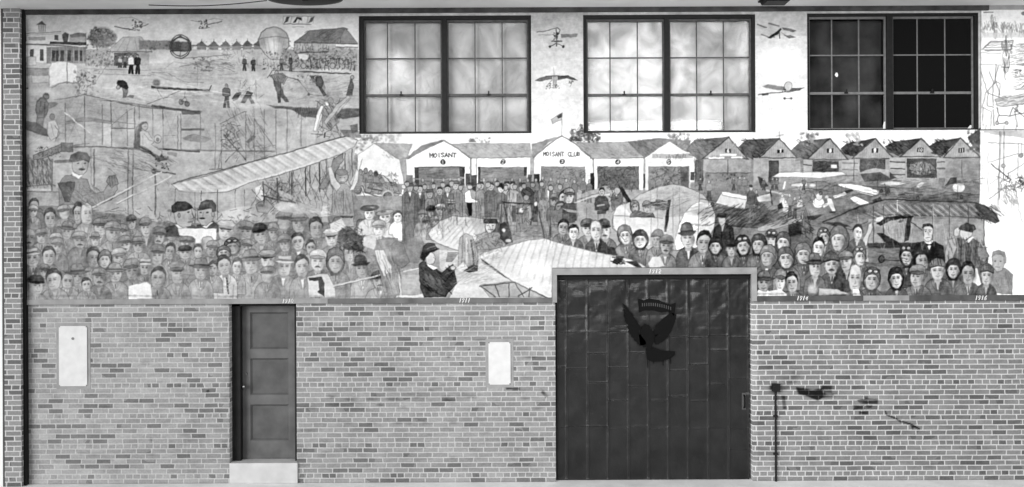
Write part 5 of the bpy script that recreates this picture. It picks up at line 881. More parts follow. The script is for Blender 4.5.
tc = nt.nodes.new('ShaderNodeTexCoord'); n_ = nt.nodes.new('ShaderNodeTexNoise'); n_.inputs['Scale'].default_value = 14; n_.inputs['Detail'].default_value = 8
mr = nt.nodes.new('ShaderNodeMapRange'); mr.inputs['From Min'].default_value = .3; mr.inputs['From Max'].default_value = .7; mr.inputs['To Min'].default_value = .93; mr.inputs['To Max'].default_value = 1.05
vm = nt.nodes.new('ShaderNodeVectorMath'); vm.operation = 'SCALE'
nt.links.new(tc.outputs['Object'], n_.inputs['Vector']); nt.links.new(n_.outputs[0], mr.inputs['Value']); nt.links.new(a_.outputs['Color'], vm.inputs[0]); nt.links.new(mr.outputs[0], vm.inputs['Scale']); nt.links.new(vm.outputs[0], b.inputs['Base Color'])

WIN = [(360, 532, 15.5, 133.5), (584, 756, 15.5, 133.5), (807.5, 979, 15.0, 132.0)]    # levelled px
BD = (557, 749.5, 275, 482)      # big door opening
SD = (229, 296, 303, 463)        # small door opening
hol = list(WIN) + [(552, 756, 268, 400)]
mural = pigment_mesh('mural', 24, 1044, 12, 298, hol + [(980.5, 1100, 0, 132.5)], -0.026, 0.022, pm,
    label='long black and white painted mural of early aviators, aeroplanes and hangars above the brick', category='mural')
sketch = pigment_mesh('mural_sketch_panel', 981, 1044, 10, 131.5, [], -0.026, 0.022, pm,
    label='white panel with an unfinished pencil sketch at the right of the dark window', category='mural panel')

# ------------------------------------------------------------------ brickwork
# wear map for the brick (soot, smears, cracked mortar); R = wear, G = how dark the bricks themselves are
Ckeep = C, U0, V0, U1, V1, HH, WW
V0, V1 = 292, 488; HH = int((V1-V0)*SC); C = np.ones((HH, WW), np.float32); org()
def soot():
    rr = np.random.RandomState(12)
    for i in range(900):
        u = rr.uniform(30, 1030); v = rr.uniform(300, 480); s = rr.uniform(-.14, .10)
        if 365 < v < 412 and (300 < u < 552): s -= .12
        if 385 < v < 400 and u < 230: s -= .06
        el(u, v, rr.uniform(4, 9), 2.0, 1+s, .7, soft=.5)
    el(776, 388, 9, 8, .30, .8, soft=.9); el(773.5, 387, 4.5, 5, .10, .9, soft=.5)
    poly([(778, 386), (784, 378), (795, 371), (800, 377), (794, 384), (786, 392)], .62, .7, soft=7)
    poly([(796, 387), (804, 388), (812, 390), (824, 388), (826, 396), (818, 401), (808, 397), (798, 394)], .04, .98, soft=3); poly([(822, 385), (832, 386), (832, 393), (822, 393)], .28, .8, soft=2.5)
    poly([(781.5, 395), (785, 396), (786.5, 409), (783, 409)], .22, .85, soft=2); rc(823, 394, 834, 398, .42, .7, soft=2)
    poly([(857, 400), (866, 398), (878, 399), (878, 404), (860, 403.5)], .16, .9, soft=2); rc(853.5, 405, 864, 409.5, .10, .9, soft=2); rc(866, 405, 872, 408, .25, .9, soft=2); rc(859, 411, 869, 414.5, .15, .9, soft=2); poly([(862, 396), (868, 396), (868, 400)], .3, .8, soft=2)
    for p, w in ((((885, 411), (887, 415), (895, 418), (902, 422.5)), 1.6), (((900, 421), (911, 424.5), (919, 429)), 2.2), (((911, 425), (913, 429)), 1.6)): ln(p, .12, w, .9)
    rc(506, 387, 520, 389.8, .18, .9, soft=2); el(449, 357, 2.5, 1.6, .3, .8, soft=.6); el(381, 405, 6, 1.8, .35, .8, soft=.7); poly([(543, 390), (549, 396), (546, 398), (541, 392)], .4, .8, soft=2); el(208, 391, 2, 1.6, .2, .9, soft=.5); el(151.6, 440, 3.2, 3.6, .6, .8, soft=.8); el(531, 357, 8, 1.5, .55, .7, soft=.7)
    for u in (330, 352, 372, 392, 420, 448, 470): el(u, 397 + (u % 5), 9, 2.4, .62, .6, soft=.7)
    for u in (350, 372, 399, 428, 452): el(u, 423, 8, 2.2, .68, .6, soft=.7)
    rc(58, 322, 90, 392, 1.04, .5, soft=3)
    rc(751, 300, 757.5, 482, 1.25, .9, soft=2); rc(186, 440, 187.2, 482, 1.2, .7); rc(24, 300, 552, 309, 1.08, .6, soft=4); rc(24, 470, 1040, 486, 1.12, .7, soft=14); rc(757, 300, 1040, 322, 1.08, .6, soft=6)
soot()
C = C*(1 + (vnoise(HH, WW, 5, 320, 12)*1.5 + vnoise(HH, WW, 3, 321, 6)*.9)*np.clip(1.08-C, .06, 1)); WEAR = np.clip(C, .03, 1.4); G2 = vnoise(HH, WW, 40, 300)*.10 + vnoise(HH, WW, 12, 301, 30)*.08
C, U0, V0, U1, V1, HH, WW = Ckeep
def grid_mesh(name, u0, u1, v0, v1, holes, y, depth, m, step, fun, **props):
    us = np.arange(u0, u1 + 1e-6, step); vs = np.arange(v0, v1 + 1e-6, step)
    UU, VV = np.meshgrid(us, vs); xs = (UU-512)/PXM; zs = CZ + (243.5-VV)/PXM
    pu, pv = photo_uv(xs, zs); cols = fun(pu, pv)
    nv, nu = UU.shape; keep = np.ones((nv-1, nu-1), bool); cu = (us[:-1]+us[1:])/2; cv = (vs[:-1]+vs[1:])/2
    for (a, b, c_, d) in holes: keep &= ~(((cv > c_) & (cv < d))[:, None] & ((cu > a) & (cu < b))[None, :])
    idx = np.arange(nv*nu).reshape(nv, nu); q = np.stack([idx[1:, :-1], idx[1:, 1:], idx[:-1, 1:], idx[:-1, :-1]], -1)[keep]
    co = np.stack([xs, np.full_like(xs, y), zs], -1).reshape(-1, 3); cols = cols.reshape(-1, 4)
    used = np.unique(q); remap = np.full(nv*nu, -1); remap[used] = np.arange(len(used)); q = remap[q]; co = co[used]; cols = cols[used]
    e = np.concatenate([q[:, [0,1]], q[:, [1,2]], q[:, [2,3]], q[:, [3,0]]]); key = np.sort(e, 1); k = key[:, 0].astype(np.int64)*10**8 + key[:, 1]
    _, inv, cnt = np.unique(k, return_inverse=True, return_counts=True); be = e[cnt[inv] == 1]; bv = np.unique(be); nb = len(co); rm = {int(v): nb+i for i, v in enumerate(bv)}
    co2 = co[bv].copy(); co2[:, 1] += depth; co = np.concatenate([co, co2]); cols = np.concatenate([cols, cols[bv]])
    q = np.concatenate([q, np.array([[b_, a_, rm[int(a_)], rm[int(b_)]] for a_, b_ in be])])
    me = bpy.data.meshes.new(name); me.vertices.add(len(co)); me.vertices.foreach_set('co', co.astype(np.float32).ravel())
    me.loops.add(q.size); me.loops.foreach_set('vertex_index', q.astype(np.int32).ravel()); me.polygons.add(len(q)); me.polygons.foreach_set('loop_start', np.arange(0, q.size, 4, dtype=np.int32)); me.update(calc_edges=True)
    at = me.color_attributes.new('wear', 'FLOAT_COLOR', 'POINT'); at.data.foreach_set('color', cols.astype(np.float32).ravel())
    return link(name, me, m, None, **props)
def brick_material(name, use_attr=True, dark=.30, mortar=.50):
    m = bpy.data.materials.new(name); m.use_nodes = True; nt = m.node_tree; L = nt.links.new; b = nt.nodes['Principled BSDF']
    b.inputs['Roughness'].default_value = .88; b.inputs['Specular IOR Level'].default_value = .2
    N = nt.nodes.new; tc = N('ShaderNodeTexCoord'); sp = N('ShaderNodeSeparateXYZ'); L(tc.outputs['Object'], sp.inputs[0])
    def M(op, a, c=None, d=None):
        n = N('ShaderNodeMath'); n.operation = op
        for i, q in enumerate((a, c, d)):
            if q is None: continue
            if isinstance(q, (int, float)): n.inputs[i].default_value = q
            else: L(q, n.inputs[i])
        return n.outputs[0]
    wob = N('ShaderNodeTexNoise'); wob.inputs['Scale'].default_value = 3.0; L(tc.outputs['Object'], wob.inputs['Vector'])
    xx = M('ADD', sp.outputs[0], sp.outputs[1]); zz = M('ADD', M('ADD', sp.outputs[2], .0055), M('MULTIPLY', M('SUBTRACT', wob.outputs[0], .5), .008))
    cb = N('ShaderNodeCombineXYZ'); L(xx, cb.inputs[0]); L(zz, cb.inputs[1])
    def br(w):
        t = N('ShaderNodeTexBrick'); t.inputs['Scale'].default_value = 1; t.inputs['Brick Width'].default_value = w; t.inputs['Row Height'].default_value = .0671
        t.inputs['Mortar Size'].default_value = .0102; t.inputs['Mortar Smooth'].default_value = .7; t.inputs['Color1'].default_value = (0,0,0,1); t.inputs['Color2'].default_value = (1,1,1,1); t.inputs['Mortar'].default_value = (.5,.5,.5,1)
        L(cb.outputs[0], t.inputs['Vector']); return t
    t1, t2 = br(.2005), br(.1003)
    row = M('FLOOR', M('DIVIDE', zz, .0671)); wn = N('ShaderNodeTexWhiteNoise'); wn.noise_dimensions = '1D'; L(row, wn.inputs['W']); wn2 = N('ShaderNodeTexNoise'); wn2.inputs['Scale'].default_value = 5; L(tc.outputs['Object'], wn2.inputs['Vector']); L(M('ADD', xx, M('ADD', M('MULTIPLY', wn.outputs[0], .07), M('MULTIPLY', wn2.outputs[0], .05))), cb.inputs[0]); hd = M('COMPARE', M('MODULO', row, 6.0), 1.0, .1)
    def mix(a, c, f): 
        n = N('ShaderNodeMix'); n.data_type = 'FLOAT'; L(f, n.inputs[0])
        for q, i in ((a, 2), (c, 3)):
            if isinstance(q, (int, float)): n.inputs[i].default_value = q
            else: L(q, n.inputs[i])
        return n.outputs[0]
    mort = mix(t1.outputs['Fac'], t2.outputs['Fac'], hd); rnd = mix(t1.outputs['Color'], t2.outputs['Color'], hd)
    n2 = N('ShaderNodeTexNoise'); n2.inputs['Scale'].default_value = 40; n2.inputs['Detail'].default_value = 4; L(tc.outputs['Object'], n2.inputs['Vector'])
    if use_attr:
        at = N('ShaderNodeAttribute'); at.attribute_name = 'wear'; sa = N('ShaderNodeSeparateColor'); L(at.outputs['Color'], sa.inputs[0]); wear, dk, mo = sa.outputs[0], sa.outputs[1], sa.outputs[2]
    else: wear, dk, mo = 1.0, dark, mortar
    n5 = N('ShaderNodeTexNoise'); n5.inputs['Scale'].default_value = 1.3; n5.inputs['Detail'].default_value = 3; L(tc.outputs['Object'], n5.inputs['Vector'])
    burnt = M('MULTIPLY', M('LESS_THAN', rnd, M('MULTIPLY', M('SUBTRACT', n5.outputs[0], .36), 1.1)), .36)
    brick = M('MULTIPLY', M('MULTIPLY', dk, M('SUBTRACT', 1.0, burnt)), M('ADD', M('MULTIPLY', rnd, .36), M('ADD', .50, M('MULTIPLY', n2.outputs[0], .64))))
    mc = M('MULTIPLY', mo, M('ADD', .78, M('MULTIPLY', n2.outputs[0], .44)))
    # mortar fac needs to reach 1 in the joints; where it does the mortar colour shows
    out = mix(M('MULTIPLY', brick, M('POWER', wear, 1.35)), M('MULTIPLY', mc, wear), mort)
    cc = N('ShaderNodeCombineColor'); [L(out, cc.inputs[i]) for i in range(3)]; L(cc.outputs[0], b.inputs['Base Color'])
    bp = N('ShaderNodeBump'); bp.inputs['Strength'].default_value = .5; bp.inputs['Distance'].default_value = .006
    L(M('ADD', M('MULTIPLY', mort, -1.0), M('MULTIPLY', n2.outputs[0], .5)), bp.inputs['Height']); L(bp.outputs[0], b.inputs['Normal'])
    return m
def wearfun(pu, pv):
    xi = np.clip(((pu-14)*SC).astype(int), 0, WEAR.shape[1]-1); yi = np.clip(((pv-292)*SC).astype(int), 0, WEAR.shape[0]-1)
    w = WEAR[yi, xi]; g = G2[yi, xi]; t = np.clip((pu-540)/220, 0, 1); l = np.clip((300-pu)/240, 0, 1)
    dk = .255 + .05*l - .065*t + g*.55; mo = .47 - .01*l + .05*t + g*.5
    return np.stack([w, dk, mo, np.ones_like(w)], -1)
mbrick = brick_material('brick'); mbrick2 = brick_material('brick_pier', False, .23, .56)
wall = grid_mesh('wall_back', -140, 1164, 296, 482, [(SD[0], SD[1], 0, 481), (BD[0]-2, BD[1]+2.5, 0, 600)], 0.0, .30, mbrick, 1.0, wearfun, kind='structure')
# upper masonry behind the mural, with the window openings
mplaster = mat('plaster', .55, .9, noise=.05)
us = [(-140, 360), (532, 584), (756, 807.5), (979, 1164)]
lst = [(X(a), X(b_), 0.0, .30, Z(133.5), Z(8)) for a, b_ in us]
for (a, b_, c_, d) in WIN: lst.append((X(a), X(b_), 0.0, .30, Z(c_), Z(8)))
lst.append((X(-140), X(BD[0]-2), 0.0, .30, Z(296), Z(133.5))); lst.append((X(BD[0]-2), X(BD[1]+2.5), 0.0, .30, Z(275), Z(133.5))); lst.append((X(BD[1]+2.5), X(1164), 0.0, .30, Z(296), Z(133.5)))
lst.append((X(807.5), X(979), 0.0, .30, Z(133.5), Z(132.0)))
boxes('wall_upper', lst, mplaster, kind='structure')
mfloor = mat('concrete', .93, .9, noise=.04, nscale=3, bump=.15, bscale=25)
boxes('floor', [(-10, 10, -16, .35, -.2, 0)], mfloor, kind='structure')
mceil = mat('ceiling_board', .92, .9, noise=.03, nscale=2)
boxes('ceiling', [(-9.4, 9.4, -1.15, .35, Z(8.5), Z(8.5)+.15)], mceil, kind='structure')
mdark = mat('dark_paint', .16, .6, noise=.05, nscale=12); mgrey = mat('grey_paint', .56, .8, noise=.05, nscale=6); mgrey2 = mat('dark_grey_paint', .40, .8, noise=.06, nscale=5); mgrey3 = mat('darker_grey_paint', .30, .8, noise=.06, nscale=5)
mwhite = mat('white_paint', .9, .8)
boxes('trim_top', [(X(24), X(988), -.06, 0, Z(13.2), Z(8.4))], mat('beam_paint', .22, .7, noise=.07, nscale=7), bev=.004, kind='structure')
boxes('trim_1', [(X(988.2), X(1164), -.05, 0, Z(12.4), Z(8.4))], mat('light_beam_paint', .6, .7, noise=.04), bev=.004, kind='structure')
# ledge strips under the mural and round the big doorway
def ribbon(name, s, u, v, cw, ch, gap, y, m, parent, w=.0105, slant=1.0, th=.003):
    bm = bmesh.new()
    for c in s:
        for st in FONT[c]:
            P = [Vector((X(u + px*cw + (1-py)*slant), y, Z(v + py*ch))) for px, py in st]
            for a, b_ in zip(P, P[1:]):
                d = (b_-a); L = d.length or 1e-6; d = d/L; n = Vector((-d.z, 0, d.x))*w/2; e = d*w*.3
                q = [a-e-n, b_+e-n, b_+e+n, a-e+n]; f = [bm.verts.new(p) for p in q]; g = [bm.verts.new(p + Vector((0, th, 0))) for p in q]
                bm.faces.new(f); bm.faces.new(g[::-1]); [bm.faces.new((f[i], f[(i+1) % 4], g[(i+1) % 4], g[i])) for i in range(4)]
        u += cw + gap
    return link(name, meshof(bm), m, parent, label='white hand-painted date')
t = boxes('trim_2', [(X(24), X(328), -.035, 0, Z(302.5), Z(297.3))], mgrey, bev=.003, kind='structure'); mdate = mat('lettering_white', .86, .8)
ribbon('date_lettering', '1910', 282.5, 297.9, 1.9, 3.8, 1.0, -.039, mdate, t)
t = boxes('trim_3', [(X(328.2), X(552), -.035, 0, Z(302.6), Z(297.6))], mgrey2, bev=.003, kind='structure')
ribbon('date_lettering', '1911', 458.8, 298.0, 1.8, 3.9, 1.1, -.039, mdate, t)
t = boxes('trim_4', [(X(552), X(756), -.045, 0, Z(275), Z(268.4)), (X(552), X(556.6), -.045, 0, Z(302.6), Z(275)), (X(750.4), X(756), -.045, 0, Z(302.2), Z(275))], mgrey, bev=.003, kind='structure')
ribbon('date_lettering', '1912', 648, 269.8, 2.1, 3.9, 1.1, -.049, mdate, t)
t = boxes('trim_5', [(X(756.2), X(862), -.035, 0, Z(302.0), Z(297.0))], mgrey3, bev=.003, kind='structure')
ribbon('date_lettering', '1914', 795.5, 297.3, 1.9, 3.9, 1.0, -.039, mdate, t)
boxes('trim_6', [(X(862.2), X(908), -.035, 0, Z(302.2), Z(297.0))], mgrey, bev=.003, kind='structure')
t = boxes('trim_7', [(X(908.2), X(1164), -.035, 0, Z(302.4), Z(297.0))], mgrey3, bev=.003, kind='structure')
ribbon('date_lettering', '1916', 973.3, 297.8, 2.0, 3.9, 1.0, -.039, mdate, t)
# brick pier at the left, its painted shade strip and the white boarding beyond
boxes('wall_left_pier', [(X(9.2), X(25.6), -.125, 0, 0, Z(8.5))], mbrick2, kind='structure')
boxes('trim_8', [(X(25.6), X(28.0), -.075, 0, .0, Z(8.5))], mat('pier_shade_black', .07, .6), kind='structure')  # near-black strip put in the corner as the pier's shadow
boxes('trim_9', [(X(6.6), X(9.2), -.11, 0, 0, Z(8.5))], mat('strip_dark', .26, .6), kind='structure')
boxes('trim_10', [(X(-40), X(6.6), -.11, 0, 0, Z(8.5))], mwhite, kind='structure')

# ------------------------------------------------------------------ windows
msash = mat('sash_grey', .42, .6, noise=.04, nscale=20); mframe = mat('frame_black', .07, .6, noise=.03, nscale=20)
mglass = bpy.data.materials.new('window_glass'); mglass.use_nodes = True; nt = mglass.node_tree; nt.nodes.clear()
o_ = nt.nodes.new('ShaderNodeOutputMaterial'); mx = nt.nodes.new('ShaderNodeMixShader'); tr = nt.nodes.new('ShaderNodeBsdfTransparent'); gl = nt.nodes.new('ShaderNodeBsdfGlossy'); gl.inputs['Roughness'].default_value = .06
mx.inputs[0].default_value = .02; nt.links.new(tr.outputs[0], mx.inputs[1]); nt.links.new(gl.outputs[0], mx.inputs[2]); nt.links.new(mx.outputs[0], o_.inputs[0])
def sheet_material(name, lo, hi, trans, scale=2.2):
    m = bpy.data.materials.new(name); m.use_nodes = True; nt = m.node_tree; nt.nodes.clear(); N = nt.nodes.new; L = nt.links.new
    o_ = N('ShaderNodeOutputMaterial'); tc = N('ShaderNodeTexCoord'); n = N('ShaderNodeTexNoise'); n.inputs['Scale'].default_value = scale; n.inputs['Detail'].default_value = 7; n.inputs['Distortion'].default_value = .8
    r = N('ShaderNodeValToRGB'); a, c = lin(lo), lin(hi); r.color_ramp.elements[0].position = .33; r.color_ramp.elements[1].position = .72; r.color_ramp.elements[0].color = (a,a,a,1); r.color_ramp.elements[1].color = (c,c,c,1)
    d = N('ShaderNodeBsdfDiffuse'); t = N('ShaderNodeBsdfTranslucent'); mx = N('ShaderNodeMixShader'); mx.inputs[0].default_value = trans
    L(tc.outputs['Object'], n.inputs['Vector']); L(n.outputs[0], r.inputs[0]); L(r.outputs[0], d.inputs[0]); L(r.outputs[0], t.inputs[0]); L(d.outputs[0], mx.inputs[1]); L(t.outputs[0], mx.inputs[2]); L(mx.outputs[0], o_.inputs[0])
    b2 = N('ShaderNodeBump'); b2.inputs['Strength'].default_value = .6; b2.inputs['Distance'].default_value = .05; n3 = N('ShaderNodeTexNoise'); n3.inputs['Scale'].default_value = 5; n3.inputs['Distortion'].default_value = 1.5; L(tc.outputs['Object'], n3.inputs['Vector']); L(n3.outputs[0], b2.inputs['Height']); L(b2.outputs[0], d.inputs['Normal'])
    return m
def cloth(name, u0, u1, v0, v1, y, amp, m, seed, vert=1.0, parent=None, th=.004, **props):
    nx, nz = 60, 40; rr = np.random.RandomState(seed); ph = rr.rand(6)*6.28; bm = bmesh.new(); g = []
    for k in (0, 1):
        for j in range(nz+1):
            for i in range(nx+1):
                a, b_ = i/nx, j/nz; dy = amp*(math.sin(a*9+ph[0]+b_*2)+.6*math.sin(a*23+ph[1]-b_*3)*vert+.5*math.sin(b_*7+a*4+ph[2])*(1.3-vert))
                g.append(bm.verts.new((X(u0+(u1-u0)*a), y+dy+k*th, Z(v0+(v1-v0)*b_))))
    w = nx+1; n = (nx+1)*(nz+1)
    for j in range(nz):
        for i in range(nx):
            q = j*w+i; bm.faces.new((g[q], g[q+1], g[q+w+1], g[q+w])); bm.faces.new((g[n+q], g[n+q+w], g[n+q+w+1], g[n+q+1]))
    for i in range(nx):
        for q in (i, nz*w+i): bm.faces.new((g[q], g[n+q], g[n+q+1], g[q+1]))
    for j in range(nz):
        for q in (j*w, j*w+nx): bm.faces.new((g[q], g[q+w], g[n+q+w], g[n+q]))
    return link(name, meshof(bm, smooth=True), m, parent, **props)
mglass3 = bpy.data.materials.new('thin_clear_glass'); mglass3.use_nodes = True; _n = mglass3.node_tree; _n.nodes.clear()
_o = _n.nodes.new('ShaderNodeOutputMaterial'); _t = _n.nodes.new('ShaderNodeBsdfTransparent'); _t.inputs[0].default_value = (.93, .93, .93, 1); _n.links.new(_t.outputs[0], _o.inputs[0])
mglass_dark = mat('blackened_glass', .06, .12, spec=.12)
def window(n, W, jl, jr, mu, mL, mR, hv, inner_top, sm):
    u0, u1, v0, v1 = W; w = empty('window_%d' % n, (X((u0+u1)/2), .06, Z(v1)), kind='structure'); off = w.location
    def bx_(name, lst, m, bev=.002, par=w): return boxes(name, lst, m, par, bev, off)
    yb = .05
    bx_('window_frame', [(X(u0), X(jl), .0, .14, Z(v1), Z(v0)), (X(jr), X(u1), .0, .14, Z(v1), Z(v0)), (X(jl), X(jr), .0, .14, Z(inner_top), Z(v0)), (X(jl), X(jr), .0, .14, Z(v1), Z(v1-1.6)), (X(mu[0]), X(mu[1]), .0, .14, Z(v1-1.6), Z(inner_top))], mframe)
    for k, (a, b_, mm) in enumerate(((jl, mu[0], mL), (mu[1], jr, mR))):
        r = 1.5; top = inner_top; bot = v1-1.6
        s = [(X(a), X(a+r), yb-.012, yb+.03, Z(bot), Z(top)), (X(b_-r), X(b_), yb-.012, yb+.03, Z(bot), Z(top)), (X(a+r), X(b_-r), yb-.012, yb+.03, Z(top+2.2), Z(top)), (X(a+r), X(b_-r), yb-.012, yb+.03, Z(bot), Z(bot-1.2)),
             (X(a+r), X(b_-r), yb-.012, yb+.03, Z(hv[1]+1.3), Z(hv[1]-1.2))]
        for q in mm: s.append((X(q-.55), X(q+.55), yb, yb+.02, Z(bot-1.2), Z(top+2.2)))
        s.append((X(a+r), X(b_-r), yb+.001, yb+.019, Z(hv[0]+.6), Z(hv[0]-.6)))
        sa = bx_('sash', s, sm, .0015)
        bm = bmesh.new(); box(bm, X(a+r), X(b_-r), yb+.008, yb+.012, Z(bot-1), Z(top+1)); 
        for v in bm.verts: v.co -= Vector(off)
        link('glass_pane', meshof(bm), mglass_dark if (n == 3 and k == 1) else (mglass3 if n == 3 else mglass), w, label='blackened glass' if (n == 3 and k == 1) else 'clear glass')
        c = (mm[0]+mm[1])/2
        bm = bmesh.new(); box(bm, X(c-1.8), X(c+1.8), yb-.03, yb-.012, Z(hv[1]+.6), Z(hv[1]-1.0), .003); box(bm, X(c-.7), X(c+.7), yb-.045, yb-.02, Z(hv[1]-.6), Z(hv[1]-3.6), .004)
        for v in bm.verts: v.co -= Vector(off)
        link('latch', meshof(bm), mframe, w, label='dark latch')
    return w
msash2 = mat('sash_backlit', .30, .6, noise=.05, nscale=20)  # darker copy of the sash grey, backlit tone put into the colour
window(1, WIN[0], 364.3, 529.3, (442.6, 447.6), (387.8, 415.5), (475.7, 503), (57.3, 94.3), 19.0, msash2)
window(2, WIN[1], 587.3, 752.8, (665.3, 670.3), (611.3, 638.8), (698.3, 725.3), (57.6, 94.9), 19.0, msash2)
window(3, WIN[2], 810.0, 975.5, (887.8, 893.8), (834.0, 861.2), (919.8, 947.6), (56.0, 94.2), 17.6, msash)
msheet = sheet_material('milky_glow_sheet', .66, .90, .30); mshade = sheet_material('milky_glow_sheet_streaky', .66, .90, .30, 3.0)  # sheets added behind the panes to carry the window glow
cloth('window_glow_sheet', 364.5, 529, 19, 132, .115, .003, msheet, 1, .5, label='milky sheet added for the glow, behind the panes of the leftmost large window', category='glow sheet')
cloth('window_glow_sheet', 587.5, 752.5, 19, 132, .115, .003, mshade, 2, .5, label='milky sheet added for the brightest glow, behind the panes of the middle large window', category='glow sheet')
mcurt = mat('curtain_cloth', .20, .95, noise=.09, nscale=3, bump=.4, bscale=6)
cloth('curtain', 811, 890, 18, 131, .22, .018, mcurt, 3, 1.0, label='dark wrinkled curtain drawn behind the left half of the dark window', category='curtain')
def glow(u, v, y, e, r):
    l = bpy.data.lights.new('sheet_glow_light', 'POINT'); l.energy = e; l.shadow_soft_size = r; o = bpy.data.objects.new('sheet_glow_light', l); COL.objects.link(o); o.location = (X(u), y, Z(v)); return o  # unseen point lights added behind the sheets for the bright spots
glow(402, 78, .24, 26, .05); glow(399, 60, .22, 9, .04); glow(376, 88, .22, 10, .04); glow(404, 102, .21, 2, .03); glow(512, 27, .19, 1.2, .02); glow(478, 70, .22, 1.2, .03); glow(418, 84, .2, 1.0, .02); glow(624, 80, .34, 230, .10); glow(648, 66, .32, 130, .08); glow(650, 88, .32, 130, .08); glow(620, 104, .25, 7, .05); glow(690, 102, .2, 2.2, .03); glow(704, 100, .19, 1.6, .02); glow(716, 103, .2, 2, .03); glow(735, 104, .2, 2, .03); glow(728, 90, .2, 1.2, .03); glow(600, 112, .2, 1, .03); glow(749.3, 21, .155, 1.6, .01); glow(749.3, 29, .155, 1.6, .01); glow(749.3, 37, .155, 1.6, .01); glow(749.3, 45, .155, 1.6, .01); glow(749.3, 53, .155, 1.6, .01); glow(749.3, 61, .155, 1.6, .01); glow(749.3, 69, .155, 1.6, .01); glow(749.3, 77, .155, 1.6, .01)
# dark box added behind the third window to keep out sky light
boxes('light_block_box', [(X(800), X(801), .31, 3, Z(145), Z(8)), (X(986), X(987), .31, 3, Z(145), Z(8)), (X(800), X(987), 3, 3.05, Z(145), Z(8)), (X(800), X(987), .31, 3.05, Z(146), Z(145)), (X(800), X(987), .31, 3.05, Z(8), Z(7))], mat('block_box_dark', .05, .95), kind='structure')
def scrap(u, v, pts, y, lab):  # thin flat white pieces set at the dark window
    bm = bmesh.new(); a = [bm.verts.new((X(u+p[0]), y + .002*p[0], Z(v+p[1]))) for p in pts]; c = [bm.verts.new(q.co + Vector((0, .004, 0))) for q in a]; n = len(a)
    bm.faces.new(a); bm.faces.new(c[::-1]); [bm.faces.new((a[i], a[(i+1) % n], c[(i+1) % n], c[i])) for i in range(n)]
    link('white_bit', meshof(bm), mwhite, None, label=lab, category='paper scrap')
scrap(886.0, 128.2, [(-1.2, 2.6), (1.3, 2.6), (1.5, -2), (.9, -5.5), (-.4, -5), (-1.3, -1)], .036, 'tall white bit beside the middle post of the dark window')
scrap(838.5, 75.6, [(-1.8, .2), (-.6, -2.2), (1.0, -2.0), (1.8, .4), (.9, 2.3), (-.6, 1.9)], .045, 'small round white bit on a middle pane before the curtain')
scrap(972.0, 129.6, [(-3.6, 1.4), (1.6, 1.4), (1.6, -2.6), (.2, -2.8)], .036, 'triangular white bit in the lowest right corner of the dark window')

# ------------------------------------------------------------------ big sheet-metal door
mmetal = mat('dark_sheet_metal', .07, .38, metal=.0, noise=.05, nscale=4, bump=.5, bscale=6, spec=.5)
mblack = mat('black_paint', .03, .6, spec=.12)
d2 = empty('door_2', (X((BD[0]+BD[1])/2), .14, 0), kind='structure'); off = d2.location
rh, rw = 420, 400
N1 = vnoise(rh, rw, 34, 401)*.9 + vnoise(rh, rw, 15, 402)*.6 + np.abs(vnoise(rh, rw, 22, 403, 40))*.8 + vnoise(rh, rw, 7, 404)*.14
cols = [556.5, 566.3, 587.6, 608, 628.6, 648.6, 668.6, 688.6, 709, 729.5, 749.8]
segs = [[333, 368, 429], [318, 333, 370, 428], [333, 354.5, 384, 428], [328, 333, 369, 402, 430], [333, 354, 388, 428], [338, 357, 402, 430], [338, 372, 398, 429], [339, 366, 403, 431], [337, 352, 386, 430], [339, 380, 431, 452]]
bys = 0.075
for i in range(10):
    vs_ = [279.0] + segs[i] + [481.5]
    for j in range(len(vs_)-1):
        ua, ub, va, vb = cols[i], cols[i+1], vs_[j], vs_[j+1]
        nu_, nv_ = max(4, int((ub-ua)*1.5)), max(4, int((vb-va)*1.5)); bm = bmesh.new(); G = []; rr = np.random.RandomState(i*31+j); tilt = rr.uniform(-.004, .004); base = rr.uniform(0, .003)
        for b_ in range(nv_+1):
            for a in range(nu_+1):
                u = ua + (ub-ua)*a/nu_; v = va + (vb-va)*b_/nv_
                am = .005 + .032*max(0, min(1, (356-v)/50)) ; nz_ = N1[min(rh-1, int((v-275)*1.9)), min(rw-1, int((u-555)*2))]
                de = min(u-ua, ub-u); df = min(v-va, vb-v); env = min(1, min(de, df)/3.0)
                lip = .006*math.exp(-(de/1.1)**2) + .005*math.exp(-((vb-v)/1.2)**2)
                G.append(bm.verts.new((X(u)-off.x, bys + base + tilt*(b_/nv_-.5) - lip - nz_*am*(.35+.65*env) - off.y, Z(v))))
        w = nu_+1
        for b_ in range(nv_):
            for a in range(nu_): q = b_*w+a; bm.faces.new((G[q+w], G[q+w+1], G[q+1], G[q]))
        me = bpy.data.meshes.new('metal_sheet'); bm.normal_update(); bm.to_mesh(me); bm.free(); me.shade_smooth()
        o = link('metal_sheet', me, mmetal, d2); sm_ = o.modifiers.new('thickness', 'SOLIDIFY'); sm_.thickness = .003; sm_.offset = -1
boxes('door_core', [(X(555.6), X(750.6), .115, .17, 0.002, Z(276))], mdark, d2, 0, off)
boxes('head_strip', [(X(555.2), X(751.6), .03, .12, Z(279.5), Z(275.3))], mat('head_strip_black', .04, .7), d2, .003, off)  # near-black strip across the head of the doorway
def extrude_poly(bm, pts, y, th):
    a = [bm.verts.new((X(p[0]) - off.x, y - off.y, Z(p[1]))) for p in pts]; c = [bm.verts.new(q.co + Vector((0, th, 0))) for q in a]; n = len(a)
    bm.faces.new(a); bm.faces.new(c[::-1]); [bm.faces.new((a[i], a[(i+1) % n], c[(i+1) % n], c[i])) for i in range(n)]
E = lambda L: [(600 + x/4.873, 280.6 + y/4.873) for x, y in L]
bm = bmesh.new(); ye = .046
